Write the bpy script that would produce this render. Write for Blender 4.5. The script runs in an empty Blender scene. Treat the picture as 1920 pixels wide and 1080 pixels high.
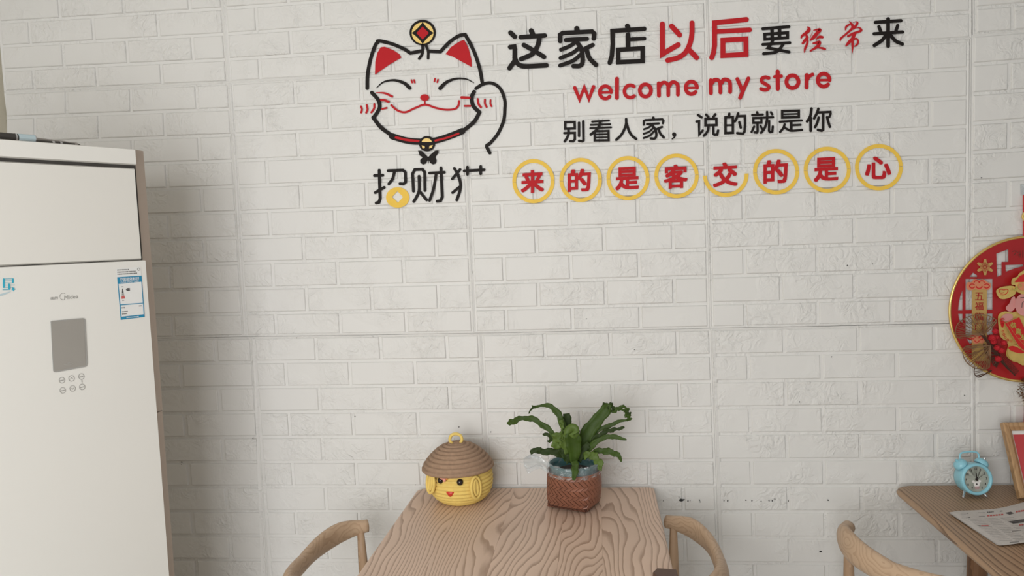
import bpy, bmesh, math, random
from mathutils import Vector, Matrix
random.seed(7)
PI = math.pi
S = bpy.context.scene
COL = S.collection

# ------------------------------------------------------------------ camera, light, exposure
F = 1400.0
CAM = Vector((0.3738, -2.2009, 1.4913))
RX, RY, RZ = 1.5070226, 0.04391969, 0.11175126
ROT = Matrix.Rotation(RZ, 3, 'Z') @ Matrix.Rotation(RY, 3, 'Y') @ Matrix.Rotation(RX, 3, 'X')
cd = bpy.data.cameras.new('camera'); cam = bpy.data.objects.new('camera', cd); COL.objects.link(cam)
cd.sensor_width = 36.0; cd.lens = 36.0 * F / 1920.0; cd.clip_start = 0.05
cam.matrix_world = Matrix.Translation(CAM) @ ROT.to_4x4()
S.camera = cam
S.view_settings.view_transform = 'Standard'; S.view_settings.look = 'None'
S.view_settings.gamma = 1.0; S.view_settings.exposure = 0.0
S.view_settings.use_curve_mapping = False
S.display_settings.display_device = 'sRGB'
w = bpy.data.worlds.new('sky'); S.world = w; w.use_nodes = True
w.node_tree.nodes['Background'].inputs[0].default_value = (0.85, 0.92, 1.0, 1)
w.node_tree.nodes['Background'].inputs[1].default_value = 0.9

def area(name, loc, target, sx, sy, power, col):
    l = bpy.data.lights.new(name, 'AREA'); l.shape = 'RECTANGLE'; l.size = sx; l.size_y = sy
    l.energy = power; l.color = col
    o = bpy.data.objects.new(name, l); COL.objects.link(o); o.location = loc
    o.rotation_euler = (Vector(target) - Vector(loc)).to_track_quat('-Z', 'Y').to_euler()
    return o
# daylight entering through the glazed shop front (front wall, left of the camera) and a side window
area('shopfront_daylight', (-0.50, -3.50, 1.42), (-0.44, 0, 1.42), 1.72, 1.9, 61, (1.0, 0.99, 0.972))
area('side_window_daylight', (3.12, -2.7, 1.5), (0, -2.7, 1.5), 1.0, 1.4, 2, (0.86, 0.93, 1.0))
area('ceiling_fill', (0.5, -2.0, 2.83), (0.5, -2.0, 0), 1.4, 1.4, 7, (1.0, 0.985, 0.96))  # added soft fill from above to brighten the tabletops, no known fitting

# ------------------------------------------------------------------ geometry of the view -> points in the room
def ray(x, y):
    return ROT @ Vector(((x - 960) / F, -(y - 540) / F, -1.0))
def pw(x, y, Y=0.0):                       # pixel of the photo -> point on the plane Y = const
    d = ray(x, y); return CAM + d * ((Y - CAM.y) / d.y)
def pz(x, y, Z):
    d = ray(x, y); return CAM + d * ((Z - CAM.z) / d.z)
def proj(p):
    q = ROT.transposed() @ (Vector(p) - CAM)
    return 960 + F * q.x / -q.z, 540 - F * q.y / -q.z

# ------------------------------------------------------------------ materials
def mat(name, col, rough=0.5, metal=0.0, spec=0.5, bump=None, var=None, trans=0, coat=0):
    m = bpy.data.materials.new(name); m.use_nodes = True
    nt = m.node_tree; b = nt.nodes['Principled BSDF']
    b.inputs['Base Color'].default_value = (*col, 1); b.inputs['Roughness'].default_value = rough
    b.inputs['Metallic'].default_value = metal; b.inputs['Specular IOR Level'].default_value = spec
    b.inputs['Coat Weight'].default_value = coat
    tc = nt.nodes.new('ShaderNodeTexCoord')
    if var:                                 # (scale, amount)
        n = nt.nodes.new('ShaderNodeTexNoise'); n.inputs['Scale'].default_value = var[0]; n.inputs['Detail'].default_value = 4
        nt.links.new(tc.outputs['Object'], n.inputs['Vector'])
        mx = nt.nodes.new('ShaderNodeMix'); mx.data_type = 'RGBA'
        mx.inputs['A'].default_value = (*[c * (1 - var[1]) for c in col], 1)
        mx.inputs['B'].default_value = (*[min(1, c * (1 + var[1])) for c in col], 1)
        nt.links.new(n.outputs['Fac'], mx.inputs['Factor']); nt.links.new(mx.outputs['Result'], b.inputs['Base Color'])
    if bump:                                # (scale, strength, distance)
        n = nt.nodes.new('ShaderNodeTexNoise'); n.inputs['Scale'].default_value = bump[0]; n.inputs['Detail'].default_value = 5
        nt.links.new(tc.outputs['Object'], n.inputs['Vector'])
        bp = nt.nodes.new('ShaderNodeBump'); bp.inputs['Strength'].default_value = bump[1]; bp.inputs['Distance'].default_value = bump[2]
        nt.links.new(n.outputs['Fac'], bp.inputs['Height']); nt.links.new(bp.outputs['Normal'], b.inputs['Normal'])
    return m

def foam_mat():
    m = mat('white_foam_brick', (0.715, 0.705, 0.682), 0.5, spec=0.3)
    nt = m.node_tree; b = nt.nodes['Principled BSDF']; L = nt.links
    tc = nt.nodes.new('ShaderNodeTexCoord'); oi = nt.nodes.new('ShaderNodeObjectInfo')
    ad = nt.nodes.new('ShaderNodeVectorMath'); ad.operation = 'ADD'
    rv = nt.nodes.new('ShaderNodeVectorMath'); rv.operation = 'SCALE'; rv.inputs[0].default_value = (37, 3, 51)
    L.new(oi.outputs['Random'], rv.inputs['Scale']); L.new(tc.outputs['Object'], ad.inputs[0]); L.new(rv.outputs[0], ad.inputs[1])
    n = nt.nodes.new('ShaderNodeTexNoise'); n.inputs['Scale'].default_value = 30; n.inputs['Detail'].default_value = 4; n.inputs['Distortion'].default_value = 2.2
    n2 = nt.nodes.new('ShaderNodeTexNoise'); n2.inputs['Scale'].default_value = 7; n2.inputs['Detail'].default_value = 2
    L.new(ad.outputs[0], n.inputs['Vector']); L.new(ad.outputs[0], n2.inputs['Vector'])
    mu = nt.nodes.new('ShaderNodeMath'); mu.operation = 'MULTIPLY'
    mr = nt.nodes.new('ShaderNodeMapRange'); mr.inputs['From Min'].default_value = 0.42; mr.inputs['From Max'].default_value = 0.62
    L.new(n2.outputs['Fac'], mr.inputs['Value']); L.new(n.outputs['Fac'], mu.inputs[0]); L.new(mr.outputs['Result'], mu.inputs[1])
    bp = nt.nodes.new('ShaderNodeBump'); bp.inputs['Strength'].default_value = 0.9; bp.inputs['Distance'].default_value = 0.007
    L.new(mu.outputs[0], bp.inputs['Height']); L.new(bp.outputs['Normal'], b.inputs['Normal'])
    return m

def wood(name, light, dark, m_=14.0, k=15.0, sx=6.0, sy=1.1, axis='Y', rough=0.42, rnd=True, thin=0.5):
    m = mat(name, light, rough, spec=0.4)
    nt = m.node_tree; b = nt.nodes['Principled BSDF']; L = nt.links
    N = nt.nodes.new
    tc = N('ShaderNodeTexCoord'); oi = N('ShaderNodeObjectInfo')
    rv = N('ShaderNodeVectorMath'); rv.operation = 'SCALE'; rv.inputs[0].default_value = (3.1, 17, 5)
    L.new(oi.outputs['Random'], rv.inputs['Scale'])
    ad = N('ShaderNodeVectorMath'); ad.operation = 'ADD'
    L.new(tc.outputs['Object'], ad.inputs[0])
    if rnd: L.new(rv.outputs[0], ad.inputs[1])
    mp = N('ShaderNodeMapping'); mp.inputs['Scale'].default_value = (sx, sy, sx) if axis == 'Y' else ((sy, sx, sx) if axis == 'X' else (sx, sx, sy))
    L.new(ad.outputs[0], mp.inputs['Vector'])
    n = N('ShaderNodeTexNoise'); n.inputs['Scale'].default_value = 1.0; n.inputs['Detail'].default_value = 2.5; n.inputs['Roughness'].default_value = 0.45
    L.new(mp.outputs[0], n.inputs['Vector'])
    se = N('ShaderNodeSeparateXYZ'); L.new(ad.outputs[0], se.inputs[0])
    a = N('ShaderNodeMath'); a.operation = 'MULTIPLY'; a.inputs[1].default_value = m_
    L.new(se.outputs['X' if axis != 'X' else 'Y'], a.inputs[0])
    c = N('ShaderNodeMath'); c.operation = 'MULTIPLY_ADD'; c.inputs[1].default_value = k
    L.new(n.outputs['Fac'], c.inputs[0]); L.new(a.outputs[0], c.inputs[2])
    # fine jitter
    n3 = N('ShaderNodeTexNoise'); n3.inputs['Scale'].default_value = 60; n3.inputs['Detail'].default_value = 2
    mp3 = N('ShaderNodeMapping'); mp3.inputs['Scale'].default_value = (1, .25, 1) if axis == 'Y' else (1, 1, 1)
    L.new(ad.outputs[0], mp3.inputs['Vector']); L.new(mp3.outputs[0], n3.inputs['Vector'])
    d = N('ShaderNodeMath'); d.operation = 'MULTIPLY_ADD'; d.inputs[1].default_value = 0.35
    L.new(n3.outputs['Fac'], d.inputs[0]); L.new(c.outputs[0], d.inputs[2])
    fr = N('ShaderNodeMath'); fr.operation = 'FRACT'; L.new(d.outputs[0], fr.inputs[0])
    rp = N('ShaderNodeValToRGB'); cr = rp.color_ramp
    cr.elements[0].position = 0.0; cr.elements[0].color = (0, 0, 0, 1)
    cr.elements[1].position = 1.0; cr.elements[1].color = (1, 1, 1, 1)
    e = cr.elements.new(thin); e.color = (0.14, 0.14, 0.14, 1)
    e = cr.elements.new(0.88); e.color = (0.95, 0.95, 0.95, 1)
    e = cr.elements.new(0.97); e.color = (0.9, 0.9, 0.9, 1); cr.elements[-1].color = (0, 0, 0, 1)
    L.new(fr.outputs[0], rp.inputs['Fac'])
    n4 = N('ShaderNodeTexNoise'); n4.inputs['Scale'].default_value = 5; L.new(ad.outputs[0], n4.inputs['Vector'])
    mixv = N('ShaderNodeMix'); mixv.data_type = 'RGBA'
    mixv.inputs['A'].default_value = (*[v * .9 for v in light], 1); mixv.inputs['B'].default_value = (*[v * 1.1 for v in light], 1)
    L.new(n4.outputs['Fac'], mixv.inputs['Factor'])
    mx = N('ShaderNodeMix'); mx.data_type = 'RGBA'; mx.inputs['B'].default_value = (*dark, 1)
    L.new(rp.outputs['Color'], mx.inputs['Factor']); L.new(mixv.outputs['Result'], mx.inputs['A'])
    L.new(mx.outputs['Result'], b.inputs['Base Color'])
    bp = N('ShaderNodeBump'); bp.inputs['Strength'].default_value = 0.15; bp.inputs['Distance'].default_value = 0.001; bp.invert = True
    L.new(rp.outputs['Color'], bp.inputs['Height']); L.new(bp.outputs['Normal'], b.inputs['Normal'])
    return m

M = {}
M['foam'] = foam_mat()
M['plaster'] = mat('cream_plaster', (0.62, 0.58, 0.47), 0.8, bump=(40, .2, .002))
M['white'] = mat('white_paint', (0.50, 0.49, 0.47), 0.7, bump=(60, .1, .001))
M['floor'] = mat('pale_floor_tile', (0.66, 0.64, 0.60), 0.35, var=(3, .08))
M['black'] = mat('black_acrylic', (0.014, 0.011, 0.010), 0.6, spec=.15, var=(9, .3))
M['red'] = mat('red_acrylic', (0.48, 0.016, 0.022), 0.6, spec=.15, var=(12, .08))
M['yellow'] = mat('yellow_acrylic', (0.82, 0.54, 0.085), 0.6, spec=.2, var=(30, .10))
M['gold_y'] = mat('pale_yellow_acrylic', (0.82, 0.58, 0.17), 0.45, var=(20, .05))
M['ac'] = mat('white_enamel', (0.80, 0.785, 0.74), 0.28, spec=.4, var=(2, .02))
M['ac2'] = mat('white_panel', (0.77, 0.75, 0.70), 0.3, spec=.4, var=(2, .02))
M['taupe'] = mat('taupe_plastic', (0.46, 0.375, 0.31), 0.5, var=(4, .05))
M['dark'] = mat('dark_gap', (0.05, 0.045, 0.04), 0.7, var=(9, .2))
M['screen'] = mat('smoked_display', (0.34, 0.32, 0.29), 0.22, var=(5, .08))
M['greyp'] = mat('grey_print', (0.36, 0.35, 0.33), 0.5, var=(50, .1))
M['paper'] = mat('white_paper', (0.80, 0.80, 0.78), 0.7, var=(40, .03))
M['blue'] = mat('blue_print', (0.02, 0.24, 0.42), 0.5, var=(40, .05))
M['cyan'] = mat('cyan_print', (0.04, 0.40, 0.55), 0.4, var=(40, .1))
M['wood'] = wood('ash_tabletop', (0.73, 0.54, 0.42), (0.42, 0.28, 0.20), m_=60, k=25, sx=4.2, sy=1.1, thin=.62)
M['wood2'] = wood('ash_tabletop_dark', (0.42, 0.275, 0.17), (0.165, 0.095, 0.052), m_=88, k=13, sx=5, thin=.6)
M['chair'] = wood('beech_chair', (0.56, 0.40, 0.27), (0.47, 0.32, 0.21), m_=10, k=22, sx=9, sy=5, rough=.45, rnd=False)
M['leg'] = wood('beech_leg', (0.50, 0.345, 0.225), (0.40, 0.26, 0.16), m_=40, k=6, sx=14, sy=2, axis='Z', rnd=False)
M['leg_d'] = wood('walnut_leg', (0.24, 0.125, 0.065), (0.14, 0.07, 0.035), m_=40, k=6, sx=14, sy=2, axis='Z')
M['seat'] = mat('beige_seat_cord', (0.5, 0.42, 0.3), 0.8, bump=(120, .5, .002))
M['rope'] = mat('yellow_cotton_rope', (0.82, 0.60, 0.17), 0.85, var=(90, .10), bump=(420, .6, .0015))
M['jute'] = mat('brown_cotton_rope', (0.36, 0.235, 0.155), 0.9, var=(110, .25), bump=(420, .7, .0018))
M['eye'] = mat('black_bead', (0.02, 0.013, 0.012), 0.12)
M['mouth'] = mat('red_bead', (0.62, 0.05, 0.03), 0.25)
M['pink'] = mat('pink_bow', (0.85, 0.36, 0.28), 0.5)
M['orange'] = mat('orange_bow', (0.80, 0.30, 0.08), 0.5)
M['bamboo'] = mat('stained_bamboo_strip', (0.25, 0.102, 0.062), 0.42, var=(45, .35))
M['bamboo_d'] = mat('bamboo_gap', (0.075, 0.025, 0.015), 0.8, var=(30, .3))
M['teal'] = mat('teal_pot', (0.045, 0.14, 0.15), 0.3, var=(10, .1))
M['soil'] = mat('dark_soil', (0.025, 0.02, 0.015), 0.95, bump=(120, 1, .004))
M['leaf'] = mat('green_leaf', (0.040, 0.074, 0.009), 0.5, spec=.22, var=(22, .4), bump=(60, .3, .002))
M['leaf2'] = mat('dark_green_leaf', (0.024, 0.043, 0.007), 0.55, spec=.2, var=(22, .4), bump=(60, .3, .002))
M['leaf3'] = mat('light_green_leaf', (0.085, 0.135, 0.025), 0.5, spec=.25, var=(30, .4), bump=(60, .3, .002))
M['clock'] = mat('sky_blue_enamel', (0.27, 0.58, 0.69), 0.3, spec=.5, var=(8, .05))
M['chrome'] = mat('pale_metal', (0.75, 0.76, 0.78), 0.25, metal=.8)
M['dial'] = mat('cream_dial', (0.62, 0.65, 0.57), 0.5, var=(12, .02))
M['frame'] = wood('pine_frame', (0.47, 0.29, 0.15), (0.36, 0.21, 0.1), m_=90, k=5, sx=8, sy=8)
M['mat'] = mat('white_mount', (0.75, 0.73, 0.70), 0.8)
M['redpic'] = mat('red_picture', (0.52, 0.06, 0.065), 0.35, var=(6, .12))
M['news'] = mat('newsprint', (0.60, 0.57, 0.54), 0.85, var=(140, .12), bump=(18, .5, .003))
M['ink'] = mat('newspaper_ink', (0.10, 0.095, 0.095), 0.8, var=(300, .4))
M['inkg'] = mat('newspaper_grey_text', (0.40, 0.38, 0.37), 0.8, var=(500, .3))
M['inkr'] = mat('newspaper_red_ink', (0.55, 0.12, 0.11), 0.8, var=(300, .2))
M['gold'] = mat('polished_gold', (0.85, 0.60, 0.20), 0.28, metal=.75, var=(60, .2))
M['goldf'] = mat('matt_gold', (0.56, 0.36, 0.12), 0.42, metal=.3, var=(60, .15))
M['copper'] = mat('copper_wire', (0.34, 0.20, 0.11), 0.3, metal=.75, var=(40, .2))
M['bronze'] = mat('dark_bronze_wire', (0.10, 0.05, 0.035), 0.4, metal=.5, var=(40, .2))
M['lacq'] = mat('red_lacquer', (0.36, 0.008, 0.010), 0.42, var=(10, .12))
M['lacq2'] = mat('bright_red_lacquer', (0.55, 0.012, 0.012), 0.4, var=(10, .12))
M['salmon'] = mat('salmon_gold_foil', (0.68, 0.25, 0.13), 0.4, metal=.2, var=(40, .1))
M['skin'] = mat('pink_relief_skin', (0.62, 0.27, 0.25), 0.5, var=(14, .18))
M['lemon'] = mat('pale_gold_relief', (0.66, 0.47, 0.14), 0.38, metal=.35, var=(50, .25), bump=(90, .5, .002))
M['berry'] = mat('crimson_berry', (0.50, 0.008, 0.018), 0.7, bump=(260, 1, .004))
M['green'] = mat('olive_gold_print', (0.42, 0.36, 0.08), 0.4)
M['brown'] = mat('dark_brown_leather', (0.105, 0.055, 0.036), 0.5, bump=(200, .3, .001))
M['scuff'] = mat('black_scuff', (0.03, 0.03, 0.03), 0.9)
M['silver'] = mat('silver_pen', (0.40, 0.37, 0.35), 0.3, metal=.6)
M['pblue'] = mat('pale_blue_cap', (0.50, 0.62, 0.66), 0.4)
M['pinkprint'] = mat('pink_print', (0.60, 0.25, 0.30), 0.6)

def plastic():
    m = bpy.data.materials.new('clear_plastic_film'); m.use_nodes = True; nt = m.node_tree; nt.nodes.clear()
    o = nt.nodes.new('ShaderNodeOutputMaterial'); t = nt.nodes.new('ShaderNodeBsdfTransparent'); t.inputs[0].default_value = (.95, .97, .98, 1)
    g = nt.nodes.new('ShaderNodeBsdfGlossy'); g.inputs['Roughness'].default_value = .12
    d = nt.nodes.new('ShaderNodeBsdfDiffuse'); d.inputs[0].default_value = (.85, .87, .88, 1)
    tc = nt.nodes.new('ShaderNodeTexCoord'); n = nt.nodes.new('ShaderNodeTexNoise'); n.inputs['Scale'].default_value = 55; n.inputs['Detail'].default_value = 4; n.inputs['Distortion'].default_value = 1
    bp = nt.nodes.new('ShaderNodeBump'); bp.inputs['Strength'].default_value = 1; bp.inputs['Distance'].default_value = .01
    nt.links.new(tc.outputs['Object'], n.inputs[0]); nt.links.new(n.outputs['Fac'], bp.inputs['Height'])
    nt.links.new(bp.outputs[0], g.inputs['Normal']); nt.links.new(bp.outputs[0], d.inputs['Normal'])
    m1 = nt.nodes.new('ShaderNodeMixShader'); m2 = nt.nodes.new('ShaderNodeMixShader'); m1.inputs[0].default_value = .5; m2.inputs[0].default_value = .20
    nt.links.new(g.outputs[0], m1.inputs[1]); nt.links.new(d.outputs[0], m1.inputs[2])
    nt.links.new(t.outputs[0], m2.inputs[1]); nt.links.new(m1.outputs[0], m2.inputs[2]); nt.links.new(m2.outputs[0], o.inputs[0])
    return m
M['film'] = plastic()

# ------------------------------------------------------------------ object helpers
WL = {}
def link(name, me, m, parent=None, local=False, smooth=False):
    if m: me.materials.append(M[m] if isinstance(m, str) else m)
    if smooth:
        for p in me.polygons: p.use_smooth = True
    o = bpy.data.objects.new(name, me); COL.objects.link(o)
    if local:
        WL[o.name] = Vector((0, 0, 0))
    elif parent is None:
        cs = [v.co for v in me.vertices]
        c = Vector(((min(v.x for v in cs) + max(v.x for v in cs)) / 2, (min(v.y for v in cs) + max(v.y for v in cs)) / 2, min(v.z for v in cs)))
        me.transform(Matrix.Translation(-c)); o.location = c; WL[o.name] = c
    else:
        # a sub-part keeps its own local origin at its middle
        pl = WL[parent.name]; cs = [v.co for v in me.vertices]
        c = sum(cs, Vector()) / len(cs)
        me.transform(Matrix.Translation(-c)); o.location = c - pl; WL[o.name] = c
    if parent: o.parent = parent
    return o
def tag(o, label, cat, group=None):
    o['label'] = label; o['category'] = cat
    if group: o['group'] = group
    return o
def thing(name, label, cat, loc, group=None, rot=0.0):
    o = bpy.data.objects.new(name, None); COL.objects.link(o); o.location = loc; o.empty_display_size = .05
    o.rotation_euler = (0, 0, rot); WL[o.name] = Vector(loc)
    return tag(o, label, cat, group)
def mesh(name, vs, fs):
    me = bpy.data.meshes.new(name); me.from_pydata([tuple(v) for v in vs], [], fs)
    me.validate(); bm = bmesh.new(); bm.from_mesh(me); bmesh.ops.recalc_face_normals(bm, faces=bm.faces); bm.to_mesh(me); bm.free()
    return me
class MB:
    def __init__(s): s.v = []; s.f = []
    def add(s, vs, fs):
        b = len(s.v); s.v += [Vector(v) for v in vs]; s.f += [[i + b for i in f] for f in fs]
    def box(s, a, b, fn=None):
        vs = [Vector((x, y, z)) for x in (a[0], b[0]) for y in (a[1], b[1]) for z in (a[2], b[2])]
        if fn: vs = [fn(v) for v in vs]
        s.add(vs, [(0, 1, 3, 2), (4, 6, 7, 5), (0, 4, 5, 1), (2, 3, 7, 6), (0, 2, 6, 4), (1, 5, 7, 3)])
    def tube(s, pts, r, n=8, cap=True, closed=False):
        pts = [Vector(p) for p in pts]; N = len(pts); rs = r if isinstance(r, (list, tuple)) else [r] * N
        base = len(s.v); ref = None
        for i, p in enumerate(pts):
            a = pts[(i - 1) % N] if (closed or i > 0) else p; b = pts[(i + 1) % N] if (closed or i < N - 1) else p
            t = (b - a); t = t.normalized() if t.length > 1e-9 else Vector((0, 0, 1))
            if ref is None: ref = t.orthogonal().normalized()
            ref = (ref - t * ref.dot(t)); ref = ref.normalized() if ref.length > 1e-6 else t.orthogonal().normalized()
            q = t.cross(ref)
            for k in range(n):
                an = 2 * PI * k / n; s.v.append(p + (ref * math.cos(an) + q * math.sin(an)) * rs[i])
        for i in range(N if closed else N - 1):
            for k in range(n):
                j = (i + 1) % N
                s.f.append([base + i * n + k, base + i * n + (k + 1) % n, base + j * n + (k + 1) % n, base + j * n + k])
        if cap and not closed:
            s.f.append([base + k for k in range(n)][::-1]); s.f.append([base + (N - 1) * n + k for k in range(n)])
    def lathe(s, prof, c, n=32, T=None, sx=1.0, sy=1.0):
        base = len(s.v); c = Vector(c)
        for r, z in prof:
            for k in range(n):
                a = 2 * PI * k / n; v = Vector((r * math.cos(a) * sx, r * math.sin(a) * sy, z))
                s.v.append(c + (T @ v if T else v))
        for i in range(len(prof) - 1):
            for k in range(n):
                s.f.append([base + i * n + k, base + i * n + (k + 1) % n, base + (i + 1) * n + (k + 1) % n, base + (i + 1) * n + k])
        if prof[0][0] > 1e-6: s.f.append([base + k for k in range(n)][::-1])
        if prof[-1][0] > 1e-6: s.f.append([base + (len(prof) - 1) * n + k for k in range(n)])
    def ball(s, c, r, n=12, T=None, sc=(1, 1, 1)):
        base = len(s.v); c = Vector(c); h = max(4, n // 2)
        for i in range(h + 1):
            th = PI * i / h
            for k in range(n):
                a = 2 * PI * k / n
                v = Vector((math.sin(th) * math.cos(a) * sc[0], math.sin(th) * math.sin(a) * sc[1], math.cos(th) * sc[2])) * r
                s.v.append(c + (T @ v if T else v))
        for i in range(h):
            for k in range(n):
                s.f.append([base + i * n + k, base + i * n + (k + 1) % n, base + (i + 1) * n + (k + 1) % n, base + (i + 1) * n + k])
    def build(s, name, m, parent=None, local=False, smooth=False):
        return link(name, mesh(name, s.v, s.f), m, parent, local, smooth)

def catmull(p, n=6, closed=False):
    p = [tuple(q) for q in p]; out = []; N = len(p)
    if N < 3 and not closed: return p
    rng = range(N if closed else N - 1)
    for i in rng:
        p0 = p[(i - 1) % N] if (closed or i > 0) else tuple(2 * a - b for a, b in zip(p[0], p[1]))
        p1 = p[i]; p2 = p[(i + 1) % N]
        p3 = p[(i + 2) % N] if (closed or i + 2 < N) else tuple(2 * a - b for a, b in zip(p[-1], p[-2]))
        for k in range(n):
            t = k / n
            out.append(tuple(0.5 * (2 * b + (c - a) * t + (2 * a - 5 * b + 4 * c - d) * t * t + (3 * b - a - 3 * c + d) * t ** 3) for a, b, c, d in zip(p0, p1, p2, p3)))
    if not closed: out.append(p[-1])
    return out

DY0, DT = -0.0062, 0.0028          # stickers: back plane just proud of the brick faces, thickness
class Fr:                           # reading frame: crop origin and scale in the photo
    def __init__(s, ox, oy, k): s.ox, s.oy, s.k = ox, oy, k
    def __call__(s, x, y): return s.ox + x * s.k, s.oy + y * s.k
def onwall(fr, x, y, Y): px, py = fr(x, y); return pw(px, py, Y)

def stroke_mesh(mb, fr, pts, wd, closed=False, smooth=True, Y=DY0, T=DT, plane=None):
    """a round-ended stroke of constant thickness lying on the wall (or on plane(px,py,off))"""
    n0 = len(pts); ws = wd if isinstance(wd, (list, tuple)) else [wd] * n0
    P = [(x, y, w_) for (x, y), w_ in zip(pts, ws)]
    if smooth and n0 > 2: P = catmull(P, 5, closed)
    def put(x, y, off):
        px, py = fr(x, y)
        return plane(px, py, off) if plane else pw(px, py, Y - off)
    def prism(poly):
        m = len(poly); b = [put(x, y, 0) for x, y in poly]; f = [put(x, y, T) for x, y in poly]
        mb.add(b + f, [list(range(m, 2 * m))] + [[i, (i + 1) % m, m + (i + 1) % m, m + i] for i in range(m)])
    N = len(P)
    L, R = [], []
    for i in range(N):
        a = P[(i - 1) % N] if (closed or i > 0) else P[i]; b = P[(i + 1) % N] if (closed or i < N - 1) else P[i]
        tx, ty = b[0] - a[0], b[1] - a[1]; l = math.hypot(tx, ty) or 1
        # miter for sharp polylines
        h = P[i][2] / 2
        if not smooth and (closed or 0 < i < N - 1):
            d1 = (P[i][0] - a[0], P[i][1] - a[1]); l1 = math.hypot(*d1) or 1
            d2 = (b[0] - P[i][0], b[1] - P[i][1]); l2 = math.hypot(*d2) or 1
            nx, ny = -d1[1] / l1 - d2[1] / l2, d1[0] / l1 + d2[0] / l2; nl = math.hypot(nx, ny) or 1
            nx, ny = nx / nl, ny / nl; cs = max(.45, nx * (-d1[1] / l1) + ny * (d1[0] / l1)); nx, ny = nx / cs, ny / cs
        else: nx, ny = -ty / l, tx / l
        L.append((P[i][0] + nx * h, P[i][1] + ny * h)); R.append((P[i][0] - nx * h, P[i][1] - ny * h))
    if not closed:                  # round caps folded into one outline
        def cap(i, sgn):
            a, b = (P[0], P[1]) if i == 0 else (P[-1], P[-2])
            an = math.atan2(a[1] - b[1], a[0] - b[0]); h = a[2] / 2
            return [(a[0] + h * math.cos(an + t), a[1] + h * math.sin(an + t)) for t in [sgn * (PI / 2 - PI * k / 8) for k in range(1, 8)]]
    vs = []; fs = []
    for i in range(N):
        for off in (0, T):
            vs.append(put(*L[i], off)); vs.append(put(*R[i], off))
    for i in range(N if closed else N - 1):
        a = i * 4; b = ((i + 1) % N) * 4
        fs += [[a + 2, a + 3, b + 3, b + 2], [a, a + 2, b + 2, b], [a + 1, b + 1, b + 3, a + 3]]
    mb.add(vs, fs)
    if not closed:
        for i, sg in ((0, 1), (-1, 1)):
            c = cap(0 if i == 0 else 1, 1); prism([L[i]] + (c if True else c) + [R[i]]) if _left_first(P, i, L) else prism([R[i]] + c + [L[i]])
def _left_first(P, i, L):
    a, b = (P[0], P[1]) if i == 0 else (P[-1], P[-2])
    an = math.atan2(a[1] - b[1], a[0] - b[0]); h = a[2] / 2
    s0 = (a[0] + h * math.cos(an + PI / 2), a[1] + h * math.sin(an + PI / 2))
    return math.hypot(L[i][0] - s0[0], L[i][1] - s0[1]) < h

def arc(cx, cy, rx, ry, a0, a1, n=18):
    return [(cx + rx * math.cos(math.radians(a0 + (a1 - a0) * i / n)), cy - ry * math.sin(math.radians(a0 + (a1 - a0) * i / n))) for i in range(n + 1)]
def strokes(name, fr, lst, m, parent=None, Y=DY0, T=DT, plane=None):
    mb = MB()
    for q_, s in enumerate(lst):
        pts, wd = s[0], s[1]; fl = s[2] if len(s) > 2 else ''
        stroke_mesh(mb, fr, pts, wd, 'c' in fl, 's' in fl, Y, T + q_ * .00006, plane)
    return mb.build(name, m, parent)
def fill(name, fr, loops, m, parent=None, Y=DY0, T=DT, plane=None, mirror=None):
    """flat cut-out with holes: loops in reading-frame coordinates, first one the outline"""
    c = bpy.data.curves.new('tmp', 'CURVE'); c.dimensions = '2D'; c.fill_mode = 'BOTH'
    c.resolution_u = 1
    for lp in loops:
        s = c.splines.new('POLY'); s.points.add(len(lp) - 1); s.use_cyclic_u = True
        for i, (x, y) in enumerate(lp):
            s.points[i].co = (x, -y, 0, 1)
    c.extrude = 1.0
    o = bpy.data.objects.new('tmp', c); COL.objects.link(o)
    bpy.context.view_layer.update()
    me = bpy.data.meshes.new_from_object(o.evaluated_get(bpy.context.evaluated_depsgraph_get()))
    bpy.data.objects.remove(o); bpy.data.curves.remove(c)
    for v in me.vertices:
        px, py = fr(v.co.x, -v.co.y); off = T if v.co.z > 0 else 0
        v.co = plane(px, py, off) if plane else pw(px, py, Y - off)
        if mirror is not None: v.co.x = 2 * mirror - v.co.x
    bm = bmesh.new(); bm.from_mesh(me); bmesh.ops.remove_doubles(bm, verts=bm.verts, dist=1e-5); bmesh.ops.recalc_face_normals(bm, faces=bm.faces); bm.to_mesh(me); bm.free()
    me.name = name; me.materials.clear()
    return link(name, me, m, parent)
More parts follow.
